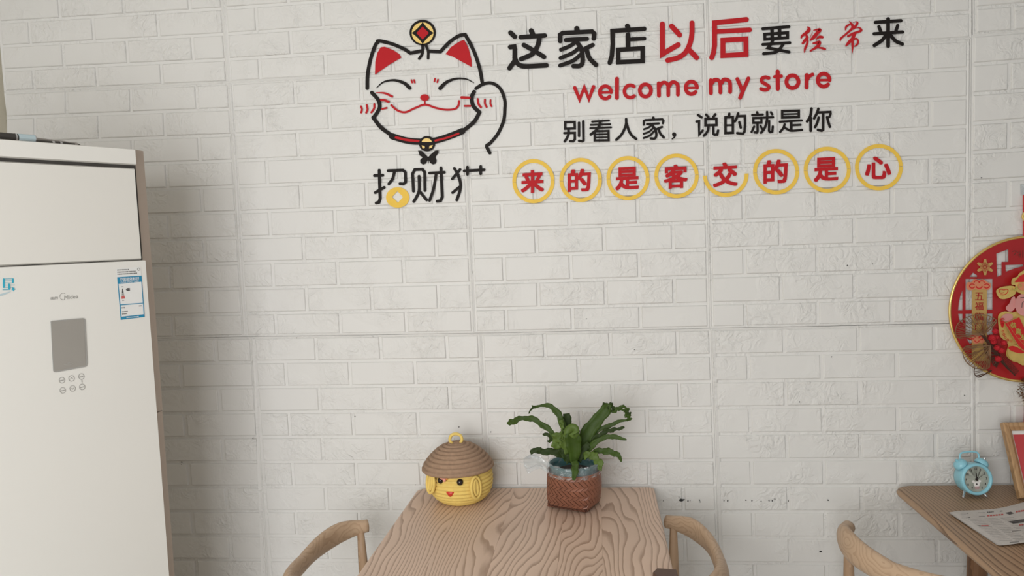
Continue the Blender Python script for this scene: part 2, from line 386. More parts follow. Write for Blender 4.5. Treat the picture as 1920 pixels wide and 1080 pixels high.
def glyph(name, txt, box, m, parent=None, bold=0.0, slope=-0.045, Y=DY0, T=DT, plane=None):
    """built-in font outline fitted in a box (px) on the wall or a plane; bold = stroke gain in em"""
    c = bpy.data.curves.new('tmp', 'FONT'); c.body = txt; c.extrude = 1.0; c.resolution_u = 3
    o = bpy.data.objects.new('tmp', c); COL.objects.link(o); bpy.context.view_layer.update()
    me = bpy.data.meshes.new_from_object(o.evaluated_get(bpy.context.evaluated_depsgraph_get()))
    bpy.data.objects.remove(o); bpy.data.curves.remove(c)
    src = [v.co.copy() for v in me.vertices]; fcs = [list(p.vertices) for p in me.polygons]; bpy.data.meshes.remove(me)
    b = bold; sh = [(0, 0)] + ([(b, b), (-b, b), (-b, -b), (b, -b), (b, 0), (-b, 0), (0, b), (0, -b)] if b else [])
    x0 = min(v.x for v in src) - b; x1 = max(v.x for v in src) + b; y0 = min(v.y for v in src) - b; y1 = max(v.y for v in src) + b
    bx0, by0, bx1, by1 = box; W = bx1 - bx0; mb = MB()
    for q_, (dx, dy) in enumerate(sh):
        out = []
        for v in src:
            u = (v.x + dx - x0) / (x1 - x0); t = (v.y + dy - y0) / (y1 - y0); off = (T + q_ * min(.00004, T * .05)) if v.z > 0 else 0
            px = bx0 + u * W; py = by1 - t * (by1 - by0) + slope * (u - .5) * W
            out.append(plane(px, py, off) if plane else pw(px, py, Y - off))
        mb.add(out, fcs)
    return mb.build(name, m, parent)
def ell(cx, cy, rx, ry=None, n=32):
    ry = ry or rx
    return [(cx + rx * math.cos(2 * PI * i / n), cy + ry * math.sin(2 * PI * i / n)) for i in range(n)]
ID = Fr(0, 0, 1)

# ------------------------------------------------------------------ the room
XL = pw(7, 150).x
XR, YF, ZC = 3.2, -3.58, 2.85
def struct(name, a, b, m):
    mb = MB(); mb.box(a, b); o = mb.build(name, m); o['kind'] = 'structure'; return o
struct('floor', (XL - .1, YF - .1, -0.1), (XR + .1, 0.12, 0), 'floor')
struct('ceiling', (XL - .1, YF - .1, ZC), (XR + .1, 0.12, ZC + .1), 'white')
struct('wall_left', (XL - .1, YF, 0), (XL, 0.02, ZC), 'plaster')
# front wall with shop-front opening, right wall with a window opening
mb = MB()
mb.box((XL, YF - .1, 0), (-1.4, YF, ZC)); mb.box((0.75, YF - .1, 0), (XR, YF, ZC)); mb.box((-1.4, YF - .1, 2.42), (0.75, YF, ZC)); mb.box((-1.4, YF - .1, 0), (0.75, YF, .12))
o = mb.build('wall_front', 'white'); o['kind'] = 'structure'
mb = MB()
mb.box((XR, YF, 0), (XR + .1, 0.02, .75)); mb.box((XR, YF, 2.25), (XR + .1, 0.02, ZC)); mb.box((XR, YF, .75), (XR + .1, -3.3, 2.25)); mb.box((XR, -2.1, .75), (XR + .1, 0.02, 2.25))
o = mb.build('wall_right', 'white'); o['kind'] = 'structure'
mb = MB()
for x in (-1.4, -0.345, 0.71): mb.box((x, YF - .06, .12), (x + .04, YF - .02, 2.42))
for z in (.12, 2.38): mb.box((-1.4, YF - .06, z), (.75, YF - .02, z + .04))
o = mb.build('window_1', 'dark'); o['kind'] = 'structure'
mb = MB()
for y in (-3.3, -2.72, -2.14): mb.box((XR + .02, y, .75), (XR + .06, y + .04, 2.25))
for z in (.75, 2.21): mb.box((XR + .02, -3.3, z), (XR + .06, -2.1, z + .04))
o = mb.build('window_2', 'white'); o['kind'] = 'structure'

# back wall and its foam brick panels
wall = struct('wall_back', (XL - .1, 0.006, 0), (XR + .1, 0.12, ZC), 'white')
WL[wall.name] = Vector(wall.location)
H0 = 1.214
def lerp(a, b, t): return a + (b - a) * t
# vertical seams, read where they cross the two long horizontal seams (L2 above, L1 below)
def P2(x, y): p = pw(x, y); return (p.x, p.z)
top2 = [P2(8, 173), P2(431, 155.5), P2(868, 131), P2(1321, 104.5), P2(1817, 74), (2.115, H0 + .775), (2.82, H0 + .78), (XR, H0 + .78)]
bot2 = [P2(8, 640), P2(460, 631), P2(889, 624.5), P2(1331, 615.5), P2(1813, 605), (2.11, H0), (2.815, H0), (XR, H0)]
low2 = [(P2(8, 640)[0], P2(8, 640)[1]), P2(473, 631.5), P2(900, 625), P2(1333, 616), P2(1823, 606), (2.12, H0), (2.82, H0), (XR, H0)]
up2 = [P2(8, 173), P2(429, 155.5), P2(866, 131), P2(1327, 104), P2(1823, 66), (2.12, H0 + .775), (2.82, H0 + .78), (XR, H0 + .78)]
upt = [(x + dx, H0 + 1.545) for (x, z), dx in zip(up2, (0, -.002, -.004, .0, .0, 0, 0, 0))]
lowb = []
for i, (x, z) in enumerate(low2): lowb.append((x + (0, .004, 0.004, .006, .002, 0, 0, 0)[i], H0 - .77))
bb = [(x, H0 - 1.54) for x, z in lowb]
def panel(TL, TR, BR, BL, proud, clip=0.0, last=False):
    yb = 0.0045; yf = -proud
    def q(u, v, y):
        x = lerp(lerp(BL[0], BR[0], u), lerp(TL[0], TR[0], u), v); z = lerp(lerp(BL[1], BR[1], u), lerp(TL[1], TR[1], u), v)
        return Vector((x, y, max(clip, z)))
    ins = -.0001; e = ins / .7
    vs = [q(e, e, yf - .0016), q(1 - e, e, yf - .0016), q(1 - e, 1 - e, yf - .0016), q(e, 1 - e, yf - .0016)]
    e2 = .0065 / .7; e1 = .002 / .7
    vs += [q(e1, e1, yf - .0026), q(1 - e1, e1, yf - .0026), q(1 - e1, 1 - e1, yf - .0026), q(e1, 1 - e1, yf - .0026)]
    vs += [q(e2, e2, yf), q(1 - e2, e2, yf), q(1 - e2, 1 - e2, yf), q(e2, 1 - e2, yf)]
    fs = [(0, 1, 5, 4), (1, 2, 6, 5), (2, 3, 7, 6), (3, 0, 4, 7), (4, 5, 9, 8), (5, 6, 10, 9), (6, 7, 11, 10), (7, 4, 8, 11), (8, 9, 10, 11)]
    pn = link('wall_panel', mesh('wall_panel', vs, fs), 'foam', wall)
    rest = MB(); g = .0042
    for r in range(10):
        v0 = (r - .08) / 9.92 if r else 0.0; v1 = (r + 1 - .08) / 9.92
        js = [0, 1 / 7, 3 / 7, 5 / 7, 1] if r % 2 == 0 else [0, 2 / 7, 4 / 7, 6 / 7, 1]
        for i in range(4):
            u0, u1 = js[i], js[i + 1]
            gu0 = (.010 if i == 0 else g) / .7; gu1 = (.007 if i == 3 else g) / .7
            gv0 = (.006 if r == 0 else g) / .77; gv1 = (.006 if r == 9 else g) / .77
            a, b, c, d = u0 + gu0, u1 - gu1, v0 + gv0, v1 - gv1
            if q(a, d, 0).z <= clip + .005: continue
            jt = random.uniform(-.0004, .0004); yh = -.0052 + jt; f = .0030
            vs = [q(a, c, yf), q(b, c, yf), q(b, d, yf), q(a, d, yf)]
            fu, fv = f / .7, f / .77
            vs += [q(a + fu * .4, c + fv * .4, yh * .7 + yf * .3), q(b - fu * .4, c + fv * .4, yh * .7 + yf * .3), q(b - fu * .4, d - fv * .4, yh * .7 + yf * .3), q(a + fu * .4, d - fv * .4, yh * .7 + yf * .3)]
            k = random.uniform(-.0003, .0003)
            vs += [q(a + fu, c + fv, yh + k), q(b - fu, c + fv, yh - k), q(b - fu, d - fv, yh + k), q(a + fu, d - fv, yh - k)]
            # panels that overlap: fold vertices lying at the clip line
            fs = [(0, 1, 5, 4), (1, 2, 6, 5), (2, 3, 7, 6), (3, 0, 4, 7), (4, 5, 9, 8), (5, 6, 10, 9), (6, 7, 11, 10), (7, 4, 8, 11), (8, 9, 10, 11)]
            cx, cy = proj(q((a + b) / 2, (c + d) / 2, 0))
            hidden = (cx < 215 and cy > 300)
            if -40 < cx < 1955 and -20 < cy < 1095 and not hidden:
                link('brick', mesh('brick', vs, fs), 'foam', pn)
            else: rest.add(vs, fs)
    if rest.v:
        o = rest.build('brick_relief', 'foam', pn); o['kind'] = 'stuff'
for i in range(7):
    ub = P2(1821, 73.5) if i == 3 else up2[i + 1]
    tl = P2(1818, 66) if i == 4 else top2[i]; tr = (top2[5][0], H0 + .785) if i == 4 else top2[i + 1]
    panel(upt[i], upt[i + 1], (ub if i != 4 else (up2[5][0], H0 + .785)), up2[i], (.0002, .0008, .0004, .0010, .0006, .0003, .0006)[i])
    panel(tl, tr, bot2[i + 1], bot2[i], (.0004, .0014, .0006, .0012, .0004, .0006, .0003)[i])
    panel(low2[i], low2[i + 1], lowb[i + 1], lowb[i], (.0002, .0012, .0006, .0016, .0005, .0003, .0006)[i])
    panel(lowb[i], lowb[i + 1], bb[i + 1], bb[i], .0005, clip=.005)
# lifted edge strips that run down the lower seams
def edge_strip(pts, wd, name):
    mb = MB()
    vs = []
    for x, y in pts:
        p = pw(x, y)
        for dx, yy in ((0, .002), (.002, -.0062), (wd * .5, -.0048), (wd, .001)): vs.append(Vector((p.x + dx, yy, p.z)))
    fs = []
    for i in range(len(pts) - 1):
        for k in range(3): fs.append([i * 4 + k, i * 4 + k + 1, i * 4 + 5 + k, i * 4 + 4 + k])
    mb.add(vs, fs); o = mb.build(name, 'foam'); o['kind'] = 'structure'
edge_strip([(1333, 619), (1336.5, 700), (1339.5, 780), (1342, 850), (1344, 900), (1345, 960), (1346, 1020), (1348, 1140)], .019, 'trim_1')
edge_strip([(474, 635), (478, 740), (482, 840), (486, 950), (489, 1050), (492, 1140)], .016, 'trim_2')
edge_strip([(431, 158), (437, 250), (442, 330), (445, 400), (453, 530), (459, 627)], .010, 'trim_3')
# black scuff marks on the bricks
mb = MB()
def blot(x, y, r, e=1.0):
    c = pw(x, y, -.0068); n = 7; k = r / 650
    mb.add([c] + [c + Vector((math.cos(2 * PI * i / n) * k * e * random.uniform(.6, 1.3), 0, math.sin(2 * PI * i / n) * k * random.uniform(.6, 1.3))) for i in range(n)], [[0, 1 + i, 1 + (i + 1) % n] for i in range(n)])
for x, y, r, e in [(1243.5, 939, 1, 1), (1277, 938, 3, 1.4), (1282, 937, 1.6, 2), (1273, 932, .8, 1), (1290, 939.5, 1.4, 1), (1294, 939, .8, 1), (1311.5, 938, 1.8, .6), (1312.5, 941, 1, 1), (1357.5, 939, 1.1, 1), (1364.5, 939, 2.2, .6),
                   (1398.5, 938, 1.4, .8), (1410, 939, 1.6, .8), (1427, 940, 1.2, 1), (1442, 939, 1, 1.5), (1448, 939, 2, .6), (1453, 936, 1.1, 1), (1478, 939.5, 1.6, .6), (1552.5, 938, 1.6, 1), (1539, 1034, 1.5, 2), (1589, 497.5, 1.3, 1), (1636, 495, .9, 1),
                   (1499.5, 753.5, 1.2, 1), (1559.5, 669, 1.1, .7), (1808.5, 741.5, 1.1, 1), (1189.5, 655.5, 1, 1), (1099.5, 598, .9, 1.6), (341, 866.5, 1.4, 1.4), (340, 870.5, .9, 1.2), (665.5, 780.5, 1.4, 1), (682, 287, .9, .7), (779.5, 909, 1, 1), (860.5, 801, 1, 1.6), (920, 810, 1, 1.2), (556, 633.5, .8, 1.3), (1840.5, 333.5, 1.2, 1.2), (474, 821.5, .9, 1.6)]:
    blot(x, y, r, e)
o = mb.build('scuff_marks', 'scuff', wall); o['kind'] = 'stuff'

# ------------------------------------------------------------------ lettering on the wall (each character is a separate sticker)
FA = Fr(940, 20, .15625); FB = Fr(1220, 20, .135417); FC = Fr(1420, 30, .083333); FD = Fr(1460, 20, .135417); FE = Fr(1490, 30, .074074)
R1 = Fr(1050, 210, .064830); R2 = Fr(1160, 210, .064830); R3 = Fr(1300, 200, .064830); R4 = Fr(1400, 195, .064830); R5 = Fr(1450, 190, .064830)
def letter(name, fr, lst, m, label, group, nm='wall_letter'):
    o = strokes(nm, fr, lst, m); return tag(o, label, 'sticker', group)
G1 = 'large characters of the top line'; G3 = 'black characters of the third line'; GW = 'red letters of the English line'
letter('', FA, [([(110, 265), (160, 312)], 58), ([(105, 437), (155, 431), (161, 460), (160, 600), (97, 690)], 56), ([(158, 560), (190, 630), (240, 662), (320, 668), (540, 655)], 56, 's'),
    ([(358, 240), (382, 292)], 60), ([(232, 318), (520, 298)], 56), ([(457, 320), (435, 420), (370, 520), (238, 580)], 58, 's'), ([(270, 412), (390, 480), (512, 555)], 56, 's')], 'black', 'black character 这, the first of the top line of wall lettering', G1)
letter('', FA, [([(905, 215), (910, 250)], 64), ([(705, 365), (704, 290), (735, 268), (1088, 250), (1115, 275), (1108, 335)], 54), ([(775, 352), (1025, 338)], 54), ([(900, 370), (820, 425), (715, 468)], 48, 's'),
    ([(890, 360), (950, 440), (973, 530), (972, 625), (940, 662), (865, 665)], 54, 's'), ([(940, 440), (850, 510), (710, 568)], 48, 's'), ([(958, 520), (860, 600), (705, 658)], 48, 's'), ([(1095, 412), (960, 478)], 52), ([(1022, 470), (1058, 570), (1135, 650)], 56, 's')], 'black', 'large black character 家 with a roof stroke, in the top line between 这 and 店', G1)
letter('', FA, [([(1512, 185), (1530, 232)], 60), ([(1715, 218), (1332, 243), (1336, 400), (1325, 540), (1300, 625)], 54), ([(1518, 290), (1520, 450)], 58), ([(1545, 345), (1715, 335)], 48), ([(1400, 470), (1695, 452), (1695, 605), (1403, 618)], 54, 'c')], 'black', 'black character 店 with a box at its foot, in the top line', G1)
letter('', FB, [([(162, 185), (163, 600), (380, 472)], 72), ([(290, 215), (400, 335)], 72), ([(572, 170), (570, 320), (545, 450), (480, 580), (380, 650), (235, 688)], 70, 's'), ([(540, 550), (635, 650)], 72)], 'red', 'large red character 以 in the middle of the top line', G1)
letter('', FB, [([(1325, 122), (1180, 138), (884, 168), (885, 480), (870, 580), (845, 650)], 70), ([(900, 290), (1370, 265)], 66), ([(1000, 410), (1318, 392), (1320, 605), (1000, 622)], 70, 'c')], 'red', 'large red character 后 with a box at its foot, in the top line', G1)
letter('', FC, [([(122, 288), (710, 240)], 70), ([(122, 640), (730, 600)], 66), ([(165, 412), (680, 375), (680, 488), (170, 525)], 70, 'c'), ([(330, 290), (335, 520)], 80), ([(500, 280), (498, 490)], 82), ([(355, 530), (300, 640), (240, 715), (480, 765), (712, 810)], 70), ([(590, 620), (520, 720), (440, 800), (330, 830), (140, 848)], 68, 's')], 'black', 'smaller black character 要 right after the large red pair, top line', G1)
letter('', FE, [([(335, 280), (365, 340), (300, 420), (190, 500), (165, 550)], [40, 90, 85, 60, 40], 's'), ([(290, 490), (318, 545), (260, 620), (205, 690)], [50, 75, 75, 60], 's'), ([(325, 600), (325, 660), (300, 740), (265, 820), (245, 920)], [40, 60, 60, 60, 24], 's'),
    ([(470, 362), (600, 340), (640, 360), (570, 430), (480, 540), (400, 610)], [16, 60, 86, 86, 90, 44], 's'), ([(700, 535), (620, 530), (530, 605)], [66, 66, 6], 's'), ([(470, 690), (560, 675), (630, 665), (600, 745), (520, 810), (400, 880)], [44, 74, 80, 80, 66, 46], 's'), ([(600, 800), (700, 815), (775, 840)], [30, 60, 46], 's'), ([(450, 400), (385, 560)], [8, 8])], 'red', 'small red brush-written character 经 in the top line', G1)
letter('', FE, [([(1382, 132), (1445, 210), (1470, 290), (1400, 370), (1260, 490), (1165, 575), (1157, 632)], [14, 66, 78, 60, 48, 54, 20], 's'), ([(1390, 210), (1305, 270), (1287, 345)], [40, 56, 36], 's'), ([(1475, 165), (1545, 142), (1588, 170), (1560, 230), (1480, 320)], [12, 18, 56, 60, 60], 's'),
    ([(1465, 335), (1560, 302), (1640, 300), (1685, 360), (1600, 405), (1480, 445), (1350, 510)], [20, 18, 40, 66, 60, 66, 54], 's'), ([(1510, 470), (1460, 580), (1370, 670), (1300, 755)], [80, 88, 80, 44], 's'), ([(1480, 600), (1560, 572), (1606, 640), (1580, 720), (1520, 765)], [40, 46, 50, 52, 30], 's'), ([(1465, 560), (1465, 750), (1458, 935)], [66, 62, 14], 's')], 'red', 'small red brush-written character 常 just before the last black one of the top line', G1)
letter('', FD, [([(1515, 115), (1515, 490)], 54), ([(1340, 162), (1692, 138)], 48), ([(1322, 320), (1715, 295)], 46), ([(1388, 222), (1418, 300)], 48), ([(1648, 205), (1618, 295)], 46), ([(1490, 330), (1430, 410), (1325, 482)], 50, 's'), ([(1545, 335), (1620, 420), (1712, 462)], 50, 's')], 'black', 'black character 来 that ends the top line at its right', G1)
# third line
letter('', R1, [([(150, 295), (420, 290), (425, 475), (150, 485)], 70, 'c'), ([(243, 490), (240, 640), (200, 750), (135, 850)], 74, 's'), ([(125, 610), (425, 603), (427, 790), (380, 848), (290, 845)], 70), ([(548, 310), (548, 695)], 72), ([(670, 270), (678, 820), (640, 848), (550, 835)], 74)], 'black', 'black character 别 that begins the third line of wall lettering', G3)
letter('', R1, [([(930, 278), (1415, 245)], 60), ([(890, 372), (1450, 352)], 56), ([(875, 468), (1475, 443)], 56), ([(1160, 270), (1130, 400), (1040, 530), (890, 650)], 78, 's'), ([(1000, 560), (1400, 545), (1405, 820), (1000, 825)], 66, 'c'), ([(1000, 650), (1400, 640)], 50), ([(1000, 738), (1400, 728)], 46)], 'black', 'black character 看, dense with level strokes, second of the third line', G3)
letter('', R2, [([(215, 205), (212, 350), (150, 530), (60, 680), (-70, 805)], 76, 's'), ([(228, 330), (290, 530), (380, 680), (505, 780)], 78, 's')], 'black', 'black two-stroke character 人 in the third line', G3)
letter('', R2, [([(1000, 170), (1005, 215)], 86), ([(725, 365), (725, 260), (770, 236), (1260, 210), (1292, 250), (1275, 325)], 66), ([(820, 350), (1160, 330)], 64), ([(960, 370), (860, 450), (730, 500)], 58, 's'), ([(950, 370), (1040, 470), (1080, 580), (1085, 690), (1045, 765), (930, 765)], 70, 's'), ([(1000, 460), (880, 570), (720, 630)], 58, 's'), ([(1030, 550), (900, 680), (720, 755)], 60, 's'), ([(1255, 430), (1080, 500)], 64), ([(1150, 480), (1200, 620), (1305, 740)], 72, 's')], 'black', 'small black character 家 before the comma in the third line', G3)
letter('', R2, [([(1600, 648), (1606, 652)], 118), ([(1640, 650), (1615, 720), (1545, 780)], [56, 48, 34], 's')], 'black', 'black comma in the third line of wall lettering', G3, 'wall_comma')
letter('', R3, [([(135, 240), (235, 310)], 74), ([(90, 428), (165, 420), (168, 810), (270, 690)], 72), ([(370, 230), (430, 300)], 74), ([(635, 220), (580, 300)], 74), ([(350, 355), (665, 350), (668, 530), (350, 540)], 74, 'c'), ([(435, 560), (420, 680), (370, 770), (305, 840)], 72, 's'), ([(575, 560), (580, 790), (610, 812), (690, 810), (715, 690)], 72)], 'black', 'black character 说 right after the comma, third line', G3)
letter('', R3, [([(1040, 205), (1020, 300)], 76), ([(930, 310), (1140, 300), (1143, 755), (930, 765)], 74, 'c'), ([(930, 540), (1140, 535)], 58), ([(1295, 195), (1260, 310), (1200, 425)], 76, 's'), ([(1320, 275), (1490, 270), (1495, 500), (1480, 720), (1430, 785), (1270, 765)], 74), ([(1330, 450), (1370, 605)], 74)], 'black', 'black character 的 of the third line, a two-window box beside a hook', G3)
letter('', R4, [([(300, 240), (320, 290)], 72), ([(160, 318), (465, 305)], 68), ([(190, 405), (425, 400), (425, 540), (190, 545)], 68, 'c'), ([(312, 570), (315, 790), (290, 828), (230, 820)], 70), ([(215, 650), (140, 810)], 66), ([(400, 630), (450, 730)], 62), ([(590, 230), (590, 420), (555, 600), (500, 730), (415, 830)], 72, 's'), ([(480, 395), (765, 382)], 64), ([(700, 240), (740, 300)], 68), ([(650, 490), (645, 780), (680, 815), (740, 800), (755, 650)], 68)], 'black', 'black character 就 in the third line', G3)
letter('', R5, [([(255, 285), (735, 270), (735, 455), (255, 470)], 74, 'c'), ([(250, 378), (735, 362)], 50), ([(185, 590), (820, 550)], 66), ([(515, 580), (515, 840)], 82), ([(540, 690), (785, 680)], 64), ([(325, 665), (290, 770), (195, 885)], 70, 's'), ([(335, 765), (420, 815), (530, 850), (830, 825)], 68, 's')], 'black', 'black character 是 of the third line, a sun box over a long bar', G3)
letter('', R5, [([(1103, 210), (1080, 380), (1040, 490), (975, 580)], 80, 's'), ([(1080, 480), (1080, 850)], 82), ([(1300, 215), (1260, 340), (1180, 490)], 78, 's'), ([(1290, 322), (1650, 305), (1655, 360), (1620, 450)], 70), ([(1440, 340), (1438, 820), (1400, 848), (1290, 825)], 78), ([(1310, 470), (1270, 620), (1205, 745)], 76, 's'), ([(1555, 460), (1590, 600), (1635, 735)], 76, 's')], 'black', 'black character 你 that ends the third line', G3)
# English line
W1 = Fr(1065, 125, .072917); W2 = Fr(1200, 125, .069444); W3 = Fr(1315, 120, .074052); W4 = Fr(1415, 115, .078125)
def let(fr, lst, label): letter('', fr, lst, 'red', label, GW)
let(W1, [([(172, 540), (297, 840), (418, 530), (535, 830), (655, 515)], 92)], 'red letter w that begins the word welcome')
let(W1, [(arc(960, 660, 146, 160, 0, 318), 92, 's'), ([(850, 665), (1105, 660)], 66)], 'red letter e, the first of the word welcome')
let(W1, [([(1258, 312), (1255, 800)], 104)], 'tall red letter l of the word welcome')
let(W1, [(arc(1600, 635, 150, 160, 52, 312), 92, 's')], 'red letter c of the word welcome')
let(W2, [(arc(145, 642, 150, 165, 0, 360, 24)[:-1], 104, 'sc')], 'red letter o of the word welcome')
let(W2, [([(505, 450), (510, 780)], 108), ([(530, 520), (600, 440), (690, 435), (755, 500), (762, 620), (762, 770)], 102, 's'), ([(790, 520), (850, 430), (940, 425), (1012, 490), (1022, 620), (1022, 755)], 104, 's')], 'red letter m of the word welcome')
let(W2, [(arc(1385, 570, 152, 168, 0, 318), 104, 's'), ([(1290, 572), (1540, 570)], 62)], 'red letter e that ends the word welcome')
let(W3, [([(238, 415), (240, 735)], 104), ([(270, 480), (330, 405), (410, 405), (470, 460), (482, 580), (482, 720)], 98, 's'), ([(510, 480), (560, 400), (650, 400), (718, 460), (730, 580), (728, 705)], 100, 's')], 'red letter m of the word my')
let(W3, [([(910, 380), (1030, 650)], 96), ([(1190, 365), (980, 855)], 98)], 'red letter y of the word my')
let(W4, [([(335, 398), (250, 380), (170, 420), (178, 495), (270, 550), (340, 605), (315, 665), (240, 685), (150, 660)], 88, 's')], 'red letter s that begins the word store')
let(W4, [([(550, 245), (555, 660)], 98), ([(480, 370), (640, 355)], 82)], 'red letter t of the word store')
let(W4, [(arc(907, 490, 144, 152, 0, 360, 24)[:-1], 96, 'sc')], 'red letter o of the word store')
let(W4, [([(1250, 330), (1245, 625)], 98), ([(1265, 440), (1300, 370), (1388, 315)], 84, 's')], 'red letter r of the word store')
let(W4, [(arc(1655, 450, 142, 155, 0, 318), 94, 's'), ([(1570, 452), (1795, 450)], 60)], 'red letter e that ends the word store')
# ringed line
K1 = Fr(940, 270, .203125); K2 = Fr(1310, 260, .208333)
def ringed(fr, cx, cy, r, ch, box, lab, half=False, ry=None):
    x, y = fr(cx, cy); ry = ry or r
    t = thing('ring_sticker', lab[0], 'sticker', pw(x, y, DY0), 'yellow rings of the bottom line')
    wd = 35
    strokes_flat(t, fr, cx, cy, r, ry, wd, half)
    bx = (*fr(box[0], box[1]), *fr(box[2], box[3]))
    o = glyph('wall_letter', ch, bx, 'red', bold=.030, slope=-.05 if ch != '心' else 0, Y=DY0)
    tag(o, lab[1], 'sticker', 'red characters of the ringed line')
def strokes_flat(t, fr, cx, cy, r, ry, wd, half):
    tilt = 3.0
    rngs = [(180 + tilt, 360 + tilt)] if half else [(0 + tilt, 180 + tilt), (180 + tilt, 360 + tilt)]
    for a0, a1 in rngs:
        a0 += .35; a1 -= .35
        o_ = arc(cx, cy, r, ry, a0, a1, 24); i_ = arc(cx, cy, r - wd, ry - wd, a0, a1, 24)
        fill('half_ring', fr, [o_ + i_[::-1]], 'yellow', t)
ringed(K1, 296, 343, 195, '来', (180, 240, 393, 452), ('yellow ring around the red 来, leftmost of the ringed line', 'bold red character 来 inside the leftmost yellow ring'), ry=204)
ringed(K1, 732, 332, 196, '的', (611, 231, 826, 440), ('yellow ring around the first red 的, second ring from the left', 'bold red character 的 inside the second yellow ring from the left'), ry=204)
ringed(K1, 1169, 315, 199, '是', (1052, 211, 1270, 424), ('yellow ring around the first red 是, third ring from the left', 'bold red character 是 inside the third yellow ring from the left'), ry=204)
ringed(K1, 1617, 294, 205, '客', (1500, 189, 1720, 410), ('yellow ring around the red 客, fourth from the left', 'bold red character 客 inside the fourth yellow ring from the left'), ry=205)
ringed(K2, 243, 322, 206, '交', (128, 213, 350, 432), ('broken yellow ring with only its lower half left, under the red 交', 'bold red character 交 above the half yellow ring'), half=True, ry=202)
ringed(K2, 697, 297, 208, '的', (582, 190, 802, 402), ('yellow ring around the second red 的, third ring from the right end', 'bold red character 的 inside the third yellow ring from the right end'), ry=205)
ringed(K2, 1157, 279, 212, '是', (1037, 168, 1258, 384), ('yellow ring around the second red 是, next to the last ring', 'bold red character 是 inside the last ring but one'), ry=207)
ringed(K2, 1622, 257, 216, '心', (1497, 160, 1732, 364), ('yellow ring around the red 心, rightmost of the ringed line', 'bold red character 心 inside the rightmost yellow ring'), ry=209)

# ------------------------------------------------------------------ lucky cat sticker
C1 = Fr(660, 20, .185185); C2 = Fr(660, 200, .185185)
def f2(p): return [(x, y + 972) for x, y in p]
cat = thing('cat_sticker', 'large line-drawn lucky cat head sticker with raised paw, black outline and red ears', 'sticker', pw(792, 180, DY0))
o = strokes('head_outline', C1, [([(153, 785), (158, 640), (190, 480), (235, 350), (268, 312)], 36, 's'), ([(258, 308), (290, 308), (400, 335), (520, 385), (590, 430)], 36, 's'), ([(590, 430), (700, 408)], 36), ([(775, 410), (895, 415)], 36),
    ([(895, 415), (985, 320), (1080, 255), (1145, 242)], 36, 's'), ([(1145, 242), (1210, 360), (1260, 480), (1300, 620), (1316, 718)], 36, 's')], 'black', cat)
strokes('head_outline', C1, [([(200, 830), (262, 900), (280, 970), (255, 1030), (215, 1085)], 38, 's'), ([(215, 1082), (290, 1180), (400, 1262)], 40, 's')], 'black', cat)
strokes('head_outline', C1, [([(1235, 822), (1210, 880), (1228, 965), (1290, 1030)], 40, 's'), ([(1290, 1030), (1235, 1125), (1120, 1220)], 40, 's')], 'black', cat)
strokes('paw', C1, [([(1255, 787), (1330, 742), (1420, 735), (1500, 790), (1545, 900), (1547, 1000), (1535, 1110), (1480, 1240), (1400, 1340), (1362, 1370), (1395, 1440)], 34, 's')], 'black', cat)
fill('ear', C1, [[(290, 370), (330, 365), (420, 400), (480, 440), (500, 475), (380, 545), (232, 648), (235, 520), (255, 430)]], 'red', cat)
fill('ear', C1, [[(945, 440), (1000, 370), (1090, 310), (1135, 295), (1180, 380), (1210, 500), (1210, 570), (1100, 510), (1020, 465)]], 'red', cat)
strokes('hair_tuft', C1, [([(714, 345), (712, 430), (680, 485)], 28, 's'), ([(745, 345), (770, 410), (770, 482)], 26, 's')], 'black', cat)
strokes('eye', C1, [([(248, 780), (320, 722), (430, 704), (530, 735), (583, 783)], [6, 16, 24, 34, 38], 's')], 'black', cat)
strokes('eye', C1, [([(892, 785), (960, 722), (1060, 688), (1160, 694), (1233, 730)], [40, 32, 20, 14, 6], 's')], 'black', cat)
for a, b in (((601, 702), (608, 728)), ((628, 702), (634, 728)), ((840, 690), (833, 716)), ((870, 698), (862, 724))): strokes('brow_dot', C1, [([a, b], 17)], 'red', cat)
o = fill('nose', C1, [ell(735, 880, 45, 34)], 'red', cat)
strokes('mouth', C1, [([(735, 905), (738, 950)], 14), ([(398, 958), (460, 1010), (540, 1028), (640, 985), (740, 952), (850, 985), (950, 1003), (1040, 995), (1076, 960), (1083, 915)], 21, 's')], 'red', cat)
for p_, w_ in (([(245, 830), (330, 835), (405, 868)], [8, 20, 24]), ([(290, 905), (330, 908), (370, 922)], 24), ([(305, 995), (350, 985)], 20), ([(1108, 878), (1190, 882)], 26), ([(1140, 965), (1198, 965)], 20)):
    strokes('whisker', C1, [(p_, w_, 's')], 'red', cat)
for p_, w_ in (([(90, 968), (100, 1000), (92, 1032)], 18), ([(148, 955), (156, 1000), (143, 1033)], 20), ([(225, 945), (222, 990), (195, 1030)], 20), ([(1272, 895), (1280, 945), (1305, 978)], 22), ([(1345, 900), (1345, 940), (1362, 975)], 20), ([(1402, 905), (1400, 940), (1412, 968)], 18)):
    strokes('blush_mark', C1, [(p_, w_, 's')], 'red', cat)
cn = fill('coin', C1, [ell(715, 222, 133, 130, 40)], 'black', cat)
def star(cx, cy, r, inn, n=6):
    pts = []
    for q in range(4):
        a0 = PI / 2 * q; a1 = a0 + PI / 2
        p0 = (cx + r * math.cos(a0), cy + r * math.sin(a0)); p1 = (cx + r * math.cos(a1), cy + r * math.sin(a1)); c = (cx + inn * math.cos(a0 + PI / 4), cy + inn * math.sin(a0 + PI / 4))
        for i in range(n):
            t = i / n; pts.append(((1 - t) ** 2 * p0[0] + 2 * t * (1 - t) * c[0] + t * t * p1[0], (1 - t) ** 2 * p0[1] + 2 * t * (1 - t) * c[1] + t * t * p1[1]))
    return pts
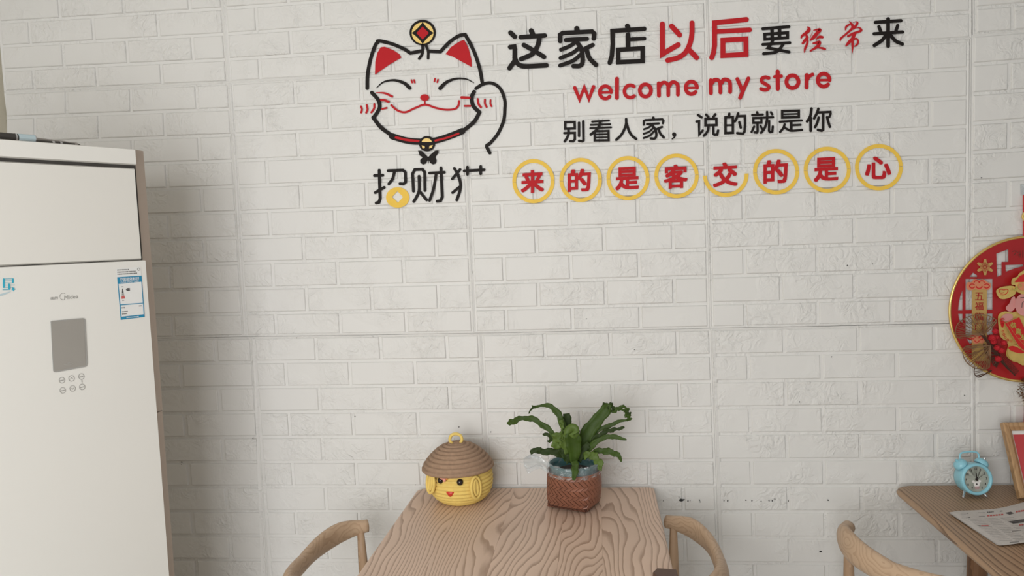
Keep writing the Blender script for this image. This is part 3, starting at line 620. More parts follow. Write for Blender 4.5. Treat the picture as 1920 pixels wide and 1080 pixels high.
fill('coin_face', C1, [ell(715, 226, 110, 108, 40)], 'gold_y', cn, Y=DY0 - DT, T=.0004)
fill('coin_star', C1, [star(715, 226, 112, 62)], 'black', cn, Y=DY0 - DT - .0004, T=.0004)
fill('coin_centre', C1, [[(715, 160), (778, 226), (715, 292), (652, 226)]], 'red', cn, Y=DY0 - DT - .0008, T=.0004)
col = strokes('collar', C2, [([(405, 300), (550, 342), (700, 355), (850, 342), (1000, 295), (1115, 248)], 64, 's')], 'black', cat)
strokes('collar_band', C2, [([(445, 312), (560, 338), (690, 350)], 24, 's')], 'red', col, Y=DY0 - DT, T=.0004)
strokes('collar_band', C2, [([(840, 345), (960, 315), (1078, 272)], 20, 's')], 'red', col, Y=DY0 - DT, T=.0004)
bl = fill('bell', C2, [ell(760, 375, 82, 78)], 'black', cat, Y=DY0 - DT * .9, T=.0008)
fill('bell_top', C2, [arc(757, 365, 52, 45, 8, 172, 14)], 'gold_y', bl, Y=DY0 - DT * .9 - .0008, T=.0004)
fill('bell_bottom', C2, [[(705, 392), (735, 397), (738, 420), (715, 424)]], 'gold_y', bl, Y=DY0 - DT * .9 - .0008, T=.0004)
fill('bell_bottom', C2, [[(785, 395), (818, 388), (808, 414), (780, 424)]], 'gold_y', bl, Y=DY0 - DT * .9 - .0008, T=.0004)
o = fill('butterfly_sticker', C2, [[(668, 445), (700, 445), (750, 490), (770, 512), (795, 485), (840, 445), (875, 442), (872, 470), (845, 510), (857, 545), (850, 575), (820, 586), (790, 570), (777, 538), (774, 575), (768, 575), (765, 538), (750, 575), (720, 587), (692, 570), (690, 540), (715, 512), (685, 495)]], 'black')
tag(o, 'small black butterfly sticker under the cat collar bell', 'sticker')
GC = 'black characters under the cat'
letter('', C2, [([(275, 645), (284, 930), (272, 968), (245, 975)], 31), ([(228, 698), (310, 695)], 31), ([(235, 870), (325, 818)], 30), ([(365, 648), (515, 643), (540, 665), (542, 765), (520, 783), (485, 780)], 29), ([(430, 655), (410, 730), (372, 782)], 29, 's')], 'black', 'black character 招 under the cat, above the yellow coin', GC)
o = fill('coin_sticker', C2, [ell(462, 920, 118, 104, 40), [(460, 856), (517, 915), (465, 972), (404, 915)]], 'yellow'); tag(o, 'round yellow coin sticker with a square hole below the cat', 'sticker')
letter('', C2, [([(622, 855), (612, 680), (635, 638), (712, 635), (735, 662), (738, 848)], 30), ([(678, 705), (680, 840), (655, 910), (625, 960)], 30, 's'), ([(690, 865), (755, 945)], 29), ([(785, 672), (935, 665)], 29), ([(900, 620), (913, 915), (895, 953), (862, 958)], 31), ([(850, 685), (825, 830), (785, 950)], 29, 's')], 'black', 'black character 财 under the cat, between the other two', GC)
letter('', C2, [([(1035, 625), (1075, 690)], 28), ([(1093, 637), (1015, 730)], 28), ([(1066, 675), (1097, 770), (1092, 850), (1060, 945)], 30, 's'), ([(1085, 815), (1018, 870)], 28), ([(1135, 650), (1337, 640)], 28), ([(1168, 612), (1168, 685)], 29), ([(1302, 605), (1302, 680)], 29)], 'black', 'unfinished black character 猫 under the cat, with its lower right part missing', GC)

# ------------------------------------------------------------------ the floor-standing air conditioner
th = math.radians(61.6); AU = Vector((math.cos(th), math.sin(th), 0)); AN = Vector((math.sin(th), -math.cos(th), 0)); UZ = Vector((0, 0, 1))
A0 = Vector((-0.731, -0.473, 0))                    # right front edge
def pa(x, y, off=0.0):
    d = ray(x, y); P = A0 + AN * off; return CAM + d * ((P - CAM).dot(AN) / d.dot(AN))
def ac(u, d, z): return A0 + AU * u + AN * d + UZ * z   # u along front (0 = right edge, negative to left), d outwards
ZT = pa(255.6, 279).z
act = thing('air_conditioner', 'tall white floor-standing air conditioner with display and energy label', 'air conditioner', ac(-.25, -.17, 0))
Wd = .50; ch = .037
def prism_z(prof, z0, z1, name, m, parent, taper=None):
    n = len(prof); vs = [ac(u, d, z0) for u, d in prof] + [ac(u, d, z1) for u, d in prof]
    return link(name, mesh(name, vs, [list(range(n))[::-1], list(range(n, 2 * n))] + [[i, (i + 1) % n, n + (i + 1) % n, n + i] for i in range(n)]), m, parent)
ca = math.radians(28)
cu, cdp = ch * math.cos(ca), ch * math.sin(ca)
body = [(0, -.012), (-Wd, -.012), (-Wd, -.33), (cu - .01, -.33), (cu, -.30), (cu, -.012 - cdp)]
ZS = pa(300, 775).z
b1 = prism_z(body, ZS + .001, ZT, 'cabinet', 'taupe', act); b2 = prism_z([(u - .001 if u > 0 else u, d) for u, d in body], 0, ZS - .001, 'cabinet', 'taupe', act)
def slab(name, u0, u1, z0, z1, d0, d1, m, parent, bev=.003):
    vs = [ac(u0, d0, z0), ac(u1, d0, z0), ac(u1, d0, z1), ac(u0, d0, z1), ac(u0 + bev, d1, z0 + bev), ac(u1 - bev, d1, z0 + bev), ac(u1 - bev, d1, z1 - bev), ac(u0 + bev, d1, z1 - bev)]
    return link(name, mesh(name, vs, [(0, 1, 2, 3), (4, 5, 6, 7), (0, 1, 5, 4), (1, 2, 6, 5), (2, 3, 7, 6), (3, 0, 4, 7)]), m, parent)
ZG = pa(255.6, 313).z; ZP = pa(271, 487).z
slab('top_trim', -Wd, -.001, ZG + .004, ZT + .0005, -.013, .0, 'ac', act)
slab('gap', -Wd, -.001, ZP - .01, ZG + .006, -.013, -.0095, 'dark', act, 0)
slab('vent_panel', -Wd + .004, -.006, ZP + .001, ZG - .003, -.0095, -.001, 'ac2', act)
fp = slab('front_panel', -Wd, .001, .1, ZP, -.013, .003, 'ac', act, .002)
slab('plinth', -Wd + .01, -.012, .0, .095, -.02, -.006, 'ac2', act)
def on(off=.0034): return lambda px, py, o_: pa(px, py, off + o_)
def quad_px(name, pts, m, parent, off=.0034, T=.0006): return fill(name, ID, [pts], m, parent, T=T, plane=on(off))
# display
sc = quad_px('display_bezel', [(95, 605.5), (94.5, 603), (97, 601.5), (155.5, 596.4), (159, 598), (160, 601), (164, 682), (163, 686), (159.5, 688), (105, 698), (101, 697.5), (99.5, 695)], 'greyp', act, T=.0012)
quad_px('display', [(96, 604.5), (98, 602.7), (155, 598), (157.5, 600), (161, 682), (160, 685), (104.5, 695.6), (101.5, 694)], 'screen', sc, off=.0047, T=.0004)
strokes('display_mark', ID, [([(120, 683.5), (130, 684.5), (137, 681.5)], .7, 's'), ([(127, 681), (136, 679.5)], .6)], 'greyp', sc, T=.0003, plane=on(.0052))
# buttons
for x, y, s in ((116, 713, 'x'), (134, 709.5, 'u'), (152.5, 706, 'x'), (117.5, 732, 'x'), (136, 728.5, 'd'), (154, 725.5, 'x')):
    b_ = strokes('button', ID, [(arc(x, y, 5.2, 5.4, 0, 360, 18)[:-1], .8, 'sc')], 'greyp', act, T=.0004, plane=on())
    if s == 'u': l_ = [([(x - 2, y + 1), (x, y - 1.4), (x + 2.2, y + .6)], .8)]
    elif s == 'd': l_ = [([(x - 2, y - .8), (x, y + 1.4), (x + 2.2, y - 1.4)], .8)]
    else: l_ = [([(x - 3, y + 1), (x - .6, y + .4)], 1.6), ([(x + .6, y + .2), (x + 3, y - .3)], 1.6)]
    strokes('button_symbol', ID, l_, 'greyp', b_, T=.0003, plane=on())
strokes('button_link', ID, [([(153.2, 712.5), (153.8, 719)], .5), ([(153.5, 713.5), (153.6, 716)], 1.6)], 'greyp', act, T=.0003, plane=on())
# maker's mark
lg = strokes('logo', ID, [(arc(118.5, 556, 6.5, 6.2, 60, 195, 14), .8, 's'), (arc(118.5, 556, 6.5, 6.4, 215, 290, 8), .9, 's')], 'greyp', act, T=.0003, plane=on())
glyph('logo_text', 'Midea', (120.5, 553, 146.5, 560.5), 'greyp', act, bold=.0, slope=-.10, T=.0003, plane=on())
glyph('logo_text', '美的', (94, 556.5, 108.5, 562), 'greyp', act, slope=-.10, T=.0003, plane=on())
# cyan print at the left
strokes('cyan_print', Fr(0, 490, .074074), [([(95, 455), (95, 650)], 52), ([(325, 450), (325, 530)], 46), ([(95, 445), (325, 440)], 12), ([(110, 492), (320, 492)], 8), ([(110, 548), (320, 545)], 10), ([(100, 602), (370, 598)], 10), ([(120, 660), (330, 655)], 10), ([(70, 718), (250, 712)], 16), ([(230, 585), (235, 700)], 46)], 'cyan', act, T=.0003, plane=on())
fill('cyan_print', Fr(0, 490, .074074), [[(300, 655), (335, 675), (362, 650), (362, 690), (400, 708), (362, 720), (345, 765), (325, 730), (285, 730), (315, 700)]], 'cyan', act, T=.0003, plane=on())
strokes('cyan_print', Fr(0, 490, .074074), [([(-60, 850), (20, 850), (130, 815), (270, 765)], [50, 50, 44, 10], 's')], 'pblue', act, T=.0003, plane=on())
# energy label
EL = Fr(200, 490, .111111)
el = fill('energy_label', EL, [[(158, 125), (575, 95), (642, 940), (238, 988)]], 'paper', act, T=.0003, plane=on())
def e_(name, lp, m): return fill(name, EL, lp if isinstance(lp[0], list) else [lp], m, el, T=.0002, plane=on(.0038))
e_('label_border', [[(176, 268), (590, 240), (642, 938), (237, 988)], [(200, 382), (586, 345), (610, 698), (232, 728)], [(236, 744), (613, 710), (624, 893), (250, 935)]], 'blue')
glyph('label_title', '中国能效标识', (*EL(225, 268), *EL(548, 330)), 'paper', el, bold=.01, slope=-.06, T=.0002, plane=on(.0041))
glyph('label_subtitle', 'CHINA ENERGY LABEL', (*EL(235, 334), *EL(545, 360)), 'paper', el, slope=-.06, T=.0002, plane=on(.0041))
e_('label_grade', [(252, 585), (300, 578), (312, 628), (248, 634)], 'inkr'); e_('label_grade', [(256, 540), (288, 536), (299, 574), (252, 580)], 'greyp'); e_('label_grade', [(262, 460), (272, 460), (287, 530), (256, 534)], 'ink')
e_('label_arrow', [(322, 475), (345, 452), (390, 450), (393, 500), (345, 502)], 'ink')
e_('label_seal', [ell(540, 133, 27, 27, 16), ell(540, 133, 15, 15, 12)], 'greyp')
def rows(x0, x1, y, dy, n=12, h=9, m='greyp'):
    return [[(x0 + (x1 - x0) * i / n, y + dy * i / n - h), (x0 + (x1 - x0) * (i + .66) / n, y + dy * i / n - h), (x0 + (x1 - x0) * (i + .66) / n, y + dy * i / n + h), (x0 + (x1 - x0) * i / n, y + dy * i / n + h)] for i in range(n)]
for r_ in (rows(178, 378, 148, -10, 10), rows(180, 495, 184, -18, 15), rows(182, 520, 218, -20, 16), rows(245, 285, 430, -3, 3, 5), rows(262, 300, 660, -3, 3, 5), rows(252, 312, 785, -4, 4, 10), rows(545, 595, 752, -4, 3, 8), rows(260, 360, 850, -8, 6, 8), rows(260, 350, 890, -8, 5, 8)):
    e_('label_text', r_, 'ink')
e_('label_text', rows(335, 545, 950, -22, 12, 7), 'paper').location += AN * .0003
# pens lying on top
def ontop(x, back=.03):                              # point above the front top edge seen at pixel column x
    p = pa(x, 262 + x * .078, 0); return Vector((p.x, p.y, 0)) - AN * back
def penpts(x0, x1, back, r, n=2): a, b = ontop(x0, back), ontop(x1, back); a.z = b.z = ZT + r; return [lerp(a, b, i / (n - 1)) for i in range(n)]
a, b = penpts(-45, 80, .035, .0095)
mk = thing('marker_pen', 'thick dark marker with a pale blue cap lying on the air conditioner top', 'pen', (a + b) / 2 - UZ * .009)
def seg(t0, t1, r0, name, m, par, aa=None, bb_=None, r1=None, n=14):
    aa = aa or a; bb_ = bb_ or b; mb = MB(); mb.tube([lerp(aa, bb_, t0), lerp(aa, bb_, t1)], [r0, r1 or r0], n); return mb.build(name, m, par)
seg(0, .68, .0088, 'barrel', 'dark', mk); seg(.68, .70, .0094, 'ring', 'chrome', mk); seg(.70, .725, .0082, 'ring', 'dark', mk); seg(.725, .985, .0092, 'cap', 'pblue', mk); seg(.985, 1.0, .0094, 'ring', 'chrome', mk)
a2, b2_ = penpts(72, 174, .060, .0060); a2.z += .006; b2_.z += .001
sp = thing('silver_pen', 'slim silver pen lying behind the marker on the air conditioner', 'pen', (a2 + b2_) / 2 - UZ * .006)
seg(0, .72, .0058, 'barrel', 'silver', sp, a2, b2_); seg(.72, .94, .0052, 'barrel_tip', 'silver', sp, a2, b2_); seg(.94, 1.0, .004, 'button', 'dark', sp, a2, b2_, .0025)
a3, b3 = penpts(79, 152, .028, .0036)
dp = thing('dark_pen', 'thin dark pen with pale bands in front of the silver pen', 'pen', (a3 + b3) / 2 - UZ * .0036)
seg(0, .40, .0036, 'barrel', 'dark', dp, a3, b3); seg(.40, .46, .0037, 'band', 'chrome', dp, a3, b3); seg(.46, .6, .0036, 'barrel', 'dark', dp, a3, b3); seg(.6, .66, .0037, 'band', 'chrome', dp, a3, b3); seg(.66, 1, .0036, 'barrel', 'dark', dp, a3, b3, .002)

# ------------------------------------------------------------------ tables
TZ = 0.75; TT = .024
def rounded_top(x0, x1, y0, y1, rl, rr, name, m, parent, ang=0):
    """one glued board of a top: rl / rr round its back corners"""
    def outline(ins):
        pts = []; a, b, c, d = x0 + (ins if rl else 0), x1 - (ins if rr else 0), y0 + ins, y1 - ins
        pts.append((a, c)); pts.append((b, c))
        def cor(cx, cy, r, a0, a1): return [(cx + r * math.cos(math.radians(a0 + (a1 - a0) * i / 6)), cy + r * math.sin(math.radians(a0 + (a1 - a0) * i / 6))) for i in range(7)]
        r_ = rr; pts += cor(b - r_, d - r_, r_, 0, 90) if rr else [(b, d)]
        r_ = rl; pts += cor(a + r_, d - r_, r_, 90, 180) if rl else [(a, d)]
        return pts
    L = [(outline(.010), TZ - TT), (outline(.002), TZ - TT + .008), (outline(0), TZ - .010), (outline(.003), TZ - .003), (outline(.009), TZ)]
    n = len(L[0][0]); vs = [Vector((x, y, z)) for lp, z in L for x, y in lp]; fs = [list(range(n))[::-1], list(range(4 * n, 5 * n))]
    for k in range(4): fs += [[k * n + i, k * n + (i + 1) % n, (k + 1) * n + (i + 1) % n, (k + 1) * n + i] for i in range(n)]
    return link(name, mesh(name, vs, fs), m, parent)
def table(x0, x1, y0, y1, cuts, label, m, rl, rr, legm):
    t = thing('dining_table', label, 'table', ((x0 + x1) / 2, (y0 + y1) / 2, 0), 'ash dining tables against the wall')
    xs = [x0] + cuts + [x1]
    for i in range(len(xs) - 1):
        rounded_top(xs[i] + (.0001 if i else 0), xs[i + 1] - (.0001 if i < len(xs) - 2 else 0), y0, y1, rl if i == 0 else 0, rr if i == len(xs) - 2 else 0, 'board', m, t)
    mb = MB(); q = .15
    mb.box((x0 + q, y0 + q, TZ - TT - .055), (x1 - q, y0 + q + .02, TZ - TT)); mb.box((x0 + q, y1 - q - .02, TZ - TT - .055), (x1 - q, y1 - q, TZ - TT))
    mb.box((x0 + q, y0 + q + .021, TZ - TT - .055), (x0 + q + .02, y1 - q - .021, TZ - TT)); mb.box((x1 - q - .02, y0 + q + .021, TZ - TT - .055), (x1 - q, y1 - q - .021, TZ - TT))
    mb.build('apron', legm, t)
    for sx_ in (0, 1):
        for sy_ in (0, 1):
            px_ = (x0 + .19) if sx_ == 0 else (x1 - .19); py_ = (y0 + .09) if sy_ == 0 else (y1 - .09)
            fx, fy = px_ + (-.03 if sx_ == 0 else .03), py_ + (-.02 if sy_ == 0 else .0)
            mb = MB(); mb.tube([(px_, py_, TZ - TT - .0005), (px_, py_, TZ - TT - .12), (fx, fy, 0)], [.027, .026, .015], 14); mb.build('leg', legm, t, smooth=False)
    return t
T1L, T1R = -.195, .518
t1 = table(T1L, T1R, -1.30, -.012, [T1L + .155, T1L + .30, T1L + .455, pw(1127, 912).x], 'light ash dining table with the chick basket and the plant on it', 'wood', .022, .012, 'leg')
T2L = 1.182
t2 = table(T2L, T2L + .72, -1.28, -.012, [T2L + .16, T2L + .33, T2L + .5], 'darker ash dining table at the right with the alarm clock and newspaper', 'wood2', .045, .03, 'leg_d')

# ------------------------------------------------------------------ chairs
def make_chair(loc, rot, label):
    """local frame: back rail bulges to +x, sitter faces -x"""
    t = thing('elbow_chair', label, 'chair', loc, 'beech elbow chairs', rot)
    ctl = [(-.105, .228), (-.060, .200), (-.026, .150), (-.006, .085), (0, 0), (-.006, -.085), (-.026, -.150), (-.060, -.200), (-.105, -.228)]
    P = catmull(ctl, 6); N = len(P); ZR = .70; mb = MB(); ns = 16
    for i, (x, y) in enumerate(P):
        s = i / (N - 1); e = min(s, 1 - s) * 2            # 0 at ends, 1 in the middle
        a_ = P[max(0, i - 1)]; b_ = P[min(N - 1, i + 1)]; tv = Vector((b_[0] - a_[0], b_[1] - a_[1], 0)).normalized(); nv = Vector((tv.y, -tv.x, 0))
        hz = .0175 + .0160 * math.sin(min(1, e * 1.9) * PI / 2) ** 1.5 - .006 * max(0, (e - .62)) / .38
        hn = .0172 - .0010 * min(1, e * 2)
        lean = .18 * math.sin(min(1, e * 1.6) * PI / 2); z = ZR - .012 + .012 * min(1, (1 - e) * 1.6)
        for k in range(ns):
            an = 2 * PI * k / ns; q = Vector((x, y, z)) + nv * (math.cos(an) * hn + math.sin(an) * hz * lean) + UZ * math.sin(an) * hz
            mb.v.append(q)
    for i in range(N - 1):
        for k in range(ns): mb.f.append([i * ns + k, i * ns + (k + 1) % ns, (i + 1) * ns + (k + 1) % ns, (i + 1) * ns + k])
    mb.f.append(list(range(ns))[::-1]); mb.f.append([(N - 1) * ns + k for k in range(ns)])
    o = mb.build('arm_rail', 'chair', t, local=True, smooth=True)
    for e in (o.data.edges): pass
    for sg in (1, -1):
        mb = MB(); mb.tube([(-.088, .212 * sg, .690), (-.089, .213 * sg, .62), (-.092, .216 * sg, .47), (-.096, .220 * sg, .40), (-.105, .228 * sg, 0)], [.0095, .0125, .0165, .0165, .011], 14)
        mb.build('rear_leg', 'leg', t, local=True, smooth=True)
    mb = MB()
    for z, k, in ((.405, 1), (.425, 1), (.445, .97), (.452, .90)): pass
    prof = [(.0, .415), (.9, .415), (1, .425), (1, .440), (.93, .452), (.0, .456)]
    mb.lathe([(r * .205, z) for r, z in prof], (-.235, 0, 0), 32, sx=1.0, sy=.93); mb.build('seat', 'seat', t, local=True, smooth=True)
    for y_ in (.19, -.19):
        mb = MB(); mb.tube([(-.40, y_ * .85, .40), (.012, y_ * .78, .40)], .011, 10); mb.build('stretcher', 'leg', t, local=True)
    for y_ in (.165, -.165):
        mb = MB(); mb.tube([(-.385, y_, .43), (-.40, y_, 0)], [.014, .011], 12); mb.build('front_leg', 'leg', t, local=True)
    return t
chR = make_chair((.643, -.385, 0), 0, 'elbow chair tucked in at the right side of the light table')
def dup(root, loc, rot, label):
    r = root.copy(); COL.objects.link(r); r.location = loc; r.rotation_euler = (0, 0, rot); r['label'] = label
    for c_ in list(root.children):
        d_ = c_.copy(); COL.objects.link(d_); d_.parent = r
    return r
dup(chR, (-.405, -.415, 0), PI, 'elbow chair at the left side of the light table, nearest the air conditioner')
dup(chR, (1.020, -.447, 0), math.radians(180 + 28), 'elbow chair set at an angle to the left side of the darker right-hand table')

# brown leather case at the right edge of table one
c0 = [pz(x, y, TZ + .009) for x, y in ((1224, 1073), (1232, 1065.5), (1248, 1066.5), (1268, 1068), (1280, 1110), (1232, 1112), (1226, 1084), (1230, 1079))]
zc = TZ + .0005
vs = [Vector((p.x, p.y, zc)) for p in c0] + [Vector((p.x, p.y, zc + .008)) for p in c0]; cm = sum((Vector((p.x, p.y, 0)) for p in c0), Vector()) / 8
vs += [Vector((lerp(p.x, cm.x, .05), lerp(p.y, cm.y, .05), zc + .0095)) for p in c0]
fs = [list(range(8))[::-1], list(range(16, 24))] + [[k * 8 + i, k * 8 + (i + 1) % 8, (k + 1) * 8 + (i + 1) % 8, (k + 1) * 8 + i] for k in (0, 1) for i in range(8)]
o = link('leather_case', mesh('leather_case', vs, fs), 'brown'); tag(o, 'flat dark brown case with a clipped corner at the near right table edge', 'case')

# ------------------------------------------------------------------ yellow chick basket
bc = pz(866, 936, TZ); bc.z = TZ + .0005
chick = thing('rope_basket', 'round yellow rope basket with a chick face and a brown coiled lid', 'basket', bc)
def coil_profile(rz, nr):
    """scalloped outline from control radii/heights: each coil a small half-round"""
    P = catmull(rz, 8); L = [0]
    for i in range(1, len(P)): L.append(L[-1] + math.hypot(P[i][0] - P[i - 1][0], P[i][1] - P[i - 1][1]))
    out = []; tot = L[-1]; M_ = nr * 6
    for k in range(M_ + 1):
        s = tot * k / M_; i = max(j for j in range(len(L)) if L[j] <= s + 1e-9); i = min(i, len(P) - 2)
        t = (s - L[i]) / max(1e-9, L[i + 1] - L[i]); x = lerp(P[i][0], P[i + 1][0], t); z = lerp(P[i][1], P[i + 1][1], t)
        dx, dz = P[i + 1][0] - P[i][0], P[i + 1][1] - P[i][1]; l = math.hypot(dx, dz) or 1
        bul = abs(math.sin(PI * k / 6)) ** .6 * (tot / nr) * .42
        out.append((max(0, x + dz / l * bul), z - dx / l * bul))
    return out
mb = MB(); mb.lathe(coil_profile([(.030, .002), (.055, .004), (.078, .022), (.088, .048), (.088, .078), (.081, .104)], 13), bc, 48)
mb.build('basket_body', 'rope', chick, smooth=True)
lt = Matrix.Rotation(math.radians(-1), 3, 'Y') @ Matrix.Rotation(math.radians(-1), 3, 'X')
lc = bc + Vector((-.006, -.004, .101))
mb = MB(); pr = coil_profile([(.080, -.004), (.0985, -.003), (.092, .012), (.076, .031), (.056, .048), (.034, .059), (.0, .064)], 11); mb.lathe(pr, lc, 48, T=lt); mb.build('lid', 'jute', chick, smooth=True)
lid_top = lc + lt @ Vector((0, 0, .061))
mb = MB(); mb.tube([lid_top + Vector(p) for p in catmull([(-.011, 0, 0), (-.019, 0, .012), (-.014, 0, .026), (0, -.001, .031), (.013, 0, .025), (.016, 0, .012), (.008, 0, 0)], 5)], .0046, 8); mb.build('lid_loop', 'rope', chick, smooth=True)
vdir = Vector((CAM.x - bc.x, CAM.y - bc.y, 0)).normalized()
def onbody(px, py, rr=.089):                        # where the ray meets the basket's waist
    d = ray(px, py).normalized(); o_ = CAM - bc; A = d.x ** 2 + d.y ** 2; B = 2 * (o_.x * d.x + o_.y * d.y); C_ = o_.x ** 2 + o_.y ** 2 - rr * rr
    D = max(0, B * B - 4 * A * C_); t = (-B - math.sqrt(D)) / (2 * A); return CAM + d * t
for px, py in ((826.5, 900.5), (862.5, 904)):
    mb = MB(); mb.ball(onbody(px, py, .090), .0095, 16); mb.build('eye', 'eye', chick, smooth=True)
p0 = onbody(844.5, 925, .088); nd = Vector((p0.x - bc.x, p0.y - bc.y, 0)).normalized(); side = UZ.cross(nd)
mb = MB(); lp = [(-.0105, .0050), (0, .0070), (.0105, .0050), (.0088, -.0020), (0, -.0092), (-.0088, -.0020)]
lp = catmull(lp, 4, True); n = len(lp)
mb.add([p0 + side * x + UZ * y + nd * -.002 for x, y in lp] + [p0 + side * x + UZ * y + nd * .003 for x, y in lp] + [p0 + side * x * .55 + UZ * y * .55 + nd * .0055 for x, y in lp], [[k * n + i, k * n + (i + 1) % n, (k + 1) * n + (i + 1) % n, (k + 1) * n + i] for k in (0, 1) for i in range(n)] + [list(range(2 * n, 3 * n))])
mb.build('beak', 'mouth', chick, smooth=True)
def ear(cpx, cpy, rr, outv, tilt, a_=.0165, b_=.031):
    c = onbody(cpx, cpy, rr); nd = outv.normalized(); sd = UZ.cross(nd).normalized(); up = nd.cross(sd)
    sd2 = sd * math.cos(tilt) + up * math.sin(tilt); up2 = up * math.cos(tilt) - sd * math.sin(tilt)
    e = []
    for ring, (ra, rb) in enumerate(((a_, b_), (a_ - .0098, b_ - .0098))):
        for i in range(22): 
            an = 2 * PI * i / 22; e.append(c + nd * (.003) + sd2 * math.cos(an) * ra + up2 * math.sin(an) * max(rb, 0) )
    mb = MB(); mb.tube(e[:22], .0046, 8, closed=True); mb.tube(e[22:], .0046, 8, closed=True); mb.tube([c + nd * .003 + up2 * (b_ - .013), c + nd * .003 - up2 * (b_ - .013)], .003, 8)
    mb.build('ear', 'rope', chick, smooth=True)
lv = UZ.cross(vdir)                                  # to the right as seen
ear(891, 914, .092, vdir * .75 + lv * .60, .06); ear(809, 905, .098, vdir * .62 - lv * .78, -.20, .0160, .030)
p1 = onbody(835, 893, .091)
for k, (dx, dz, m_) in enumerate(((-.007, -.003, 'pink'), (.007, .002, 'orange'))):
    mb = MB(); mb.ball(p1 + lv * dx + UZ * dz + vdir * .003, .009, 10, sc=(1, .45, .62)); mb.ball(p1 + lv * dx * .5 + UZ * (dz - .006) + vdir * .004, .006, 10, sc=(.8, .4, 1)); mb.build('bow', m_, chick, smooth=True)

# ------------------------------------------------------------------ plant in woven bamboo basket
pb = pz(1076, 946, TZ); pb.z = TZ + .0005
plant = thing('potted_plant', 'wavy-leaved green fern in a square-footed woven brown bamboo basket', 'plant', pb)
PH = .112; pr0 = .071; bot = [pz(x, y, TZ) for x, y in ((1027, 951), (1099, 963), (1124, 941))]
b0, b1_, b2x = [Vector((p.x, p.y, 0)) for p in bot]; bcn = (b0 + b2x) / 2; b3 = bcn * 2 - b1_; sq = [b0, b1_, b2x, b3]
topc = pz(1076, 882, TZ + PH); topc.z = 0
def bsurf(u, v, off=0.0):                           # u 0..4 round the basket, v 0..1 up
    u = u % 4; i = int(u); f = u - i; p = lerp(sq[i], sq[(i + 1) % 4], f)
    # circle point with matching phase
    a0 = math.atan2(sq[i].y - bcn.y, sq[i].x - bcn.x); a1 = math.atan2(sq[(i + 1) % 4].y - bcn.y, sq[(i + 1) % 4].x - bcn.x)
    while a1 < a0 - 1e-6: a1 += 2 * PI
    if a1 - a0 > PI: a0 += 2 * PI
    an = lerp(a0, a1, f); cp = topc + Vector((math.cos(an), math.sin(an), 0)) * pr0
    w_ = min(1, v * 1.15) ** .55; q = lerp(p, cp, w_); ctr = lerp(bcn, topc, v); o_ = (q - ctr).normalized()
    q = q + o_ * (off + .004 * math.sin(v * PI)); return Vector((q.x, q.y, pb.z + .002 + v * PH))
mb = MB(); nu, nv_ = 48, 10
vs = [bsurf(4 * i / nu, j / nv_, -.0015) for j in range(nv_ + 1) for i in range(nu)]
fs = [[j * nu + i, j * nu + (i + 1) % nu, (j + 1) * nu + (i + 1) % nu, (j + 1) * nu + i] for j in range(nv_) for i in range(nu)] + [list(range(nu))[::-1]]
mb.add(vs, fs); bsk = mb.build('basket', 'bamboo_d', plant)
mb = MB(); NR, NU = 8, 34                            # herringbone: slanting strips, leaning alternately row by row
for j in range(NR):
    for i in range(NU):
        u0 = 4 * i / NU; du = 4 / NU; pr_ = j // 2; v0 = pr_ / 4 + (0 if j % 2 == 0 else .15); dv = .148 if j % 2 == 0 else .098; sl = -.95 * du if j % 2 == 0 else .8 * du
        if j % 2: u0 += .5 * du
        a_ = [(u0 + .07 * du, v0, .0002), (u0 + .93 * du, v0, .0012), (u0 + .93 * du + sl, v0 + dv, .0010), (u0 + .07 * du + sl, v0 + dv, .0002)]
        vv = [bsurf(u, min(1, max(0.0, v)), o_) for u, v, o_ in a_]; wv = [bsurf(u, min(1, max(0.0, v)), o_ - .0015) for u, v, o_ in a_]
        mb.add(vv + wv, [(0, 1, 2, 3), (0, 4, 5, 1), (1, 5, 6, 2), (2, 6, 7, 3), (3, 7, 4, 0)])
o = mb.build('weave', 'bamboo', bsk); o['kind'] = 'stuff'
mb = MB(); mb.tube([bsurf(4 * i / 40, 1, .0005) for i in range(40)], .0022, 6, closed=True); mb.build('rim', 'bamboo', bsk)
zt = pb.z + PH; tc_ = Vector((topc.x, topc.y, zt))
mb = MB(); mb.lathe([(.050, -.045), (.058, -.02), (.063, .006), (.0655, .014), (.0665, .022), (.064, .023), (.061, .012), (.059, -.004)], tc_, 40); mb.build('pot', 'teal', plant, smooth=True)
mb = MB(); mb.lathe([(.0585, -.006), (.045, .002), (.02, .006), (.0, .008)], tc_, 24); mb.build('soil', 'soil', plant)
# clear plastic film crumpled round the pot rim, with a bunched tail at the left
mb = MB(); nn = 72; rowsn = 7; vs = []
for j in range(rowsn):
    for i in range(nn):
        a_ = 2 * PI * i / nn; rr = (.0605, .067, .0710, .0735, .0725, .0715, .0722)[j] + .0028 * math.sin(a_ * 13 + j) * random.uniform(.2, 1); zz = (.010, .026, .020, .006, -.004, -.002, .001)[j] + random.uniform(-.0025, .0025)
        vs.append(tc_ + Vector((math.cos(a_) * rr, math.sin(a_) * rr, zz)))
mb.add(vs, [[j * nn + i, j * nn + (i + 1) % nn, (j + 1) * nn + (i + 1) % nn, (j + 1) * nn + i] for j in range(rowsn - 1) for i in range(nn)])
mb.build('plastic_film', 'film', plant, smooth=False)
kc = pw(1000, 867, tc_.y - .01); vs = []; mb = MB(); nn = 28
ax = [pw(1029, 880, tc_.y - .02), pw(1015, 868, tc_.y - .012), pw(1005, 865, tc_.y - .01), pw(992, 868, tc_.y - .01), pw(983, 866, tc_.y - .01)]
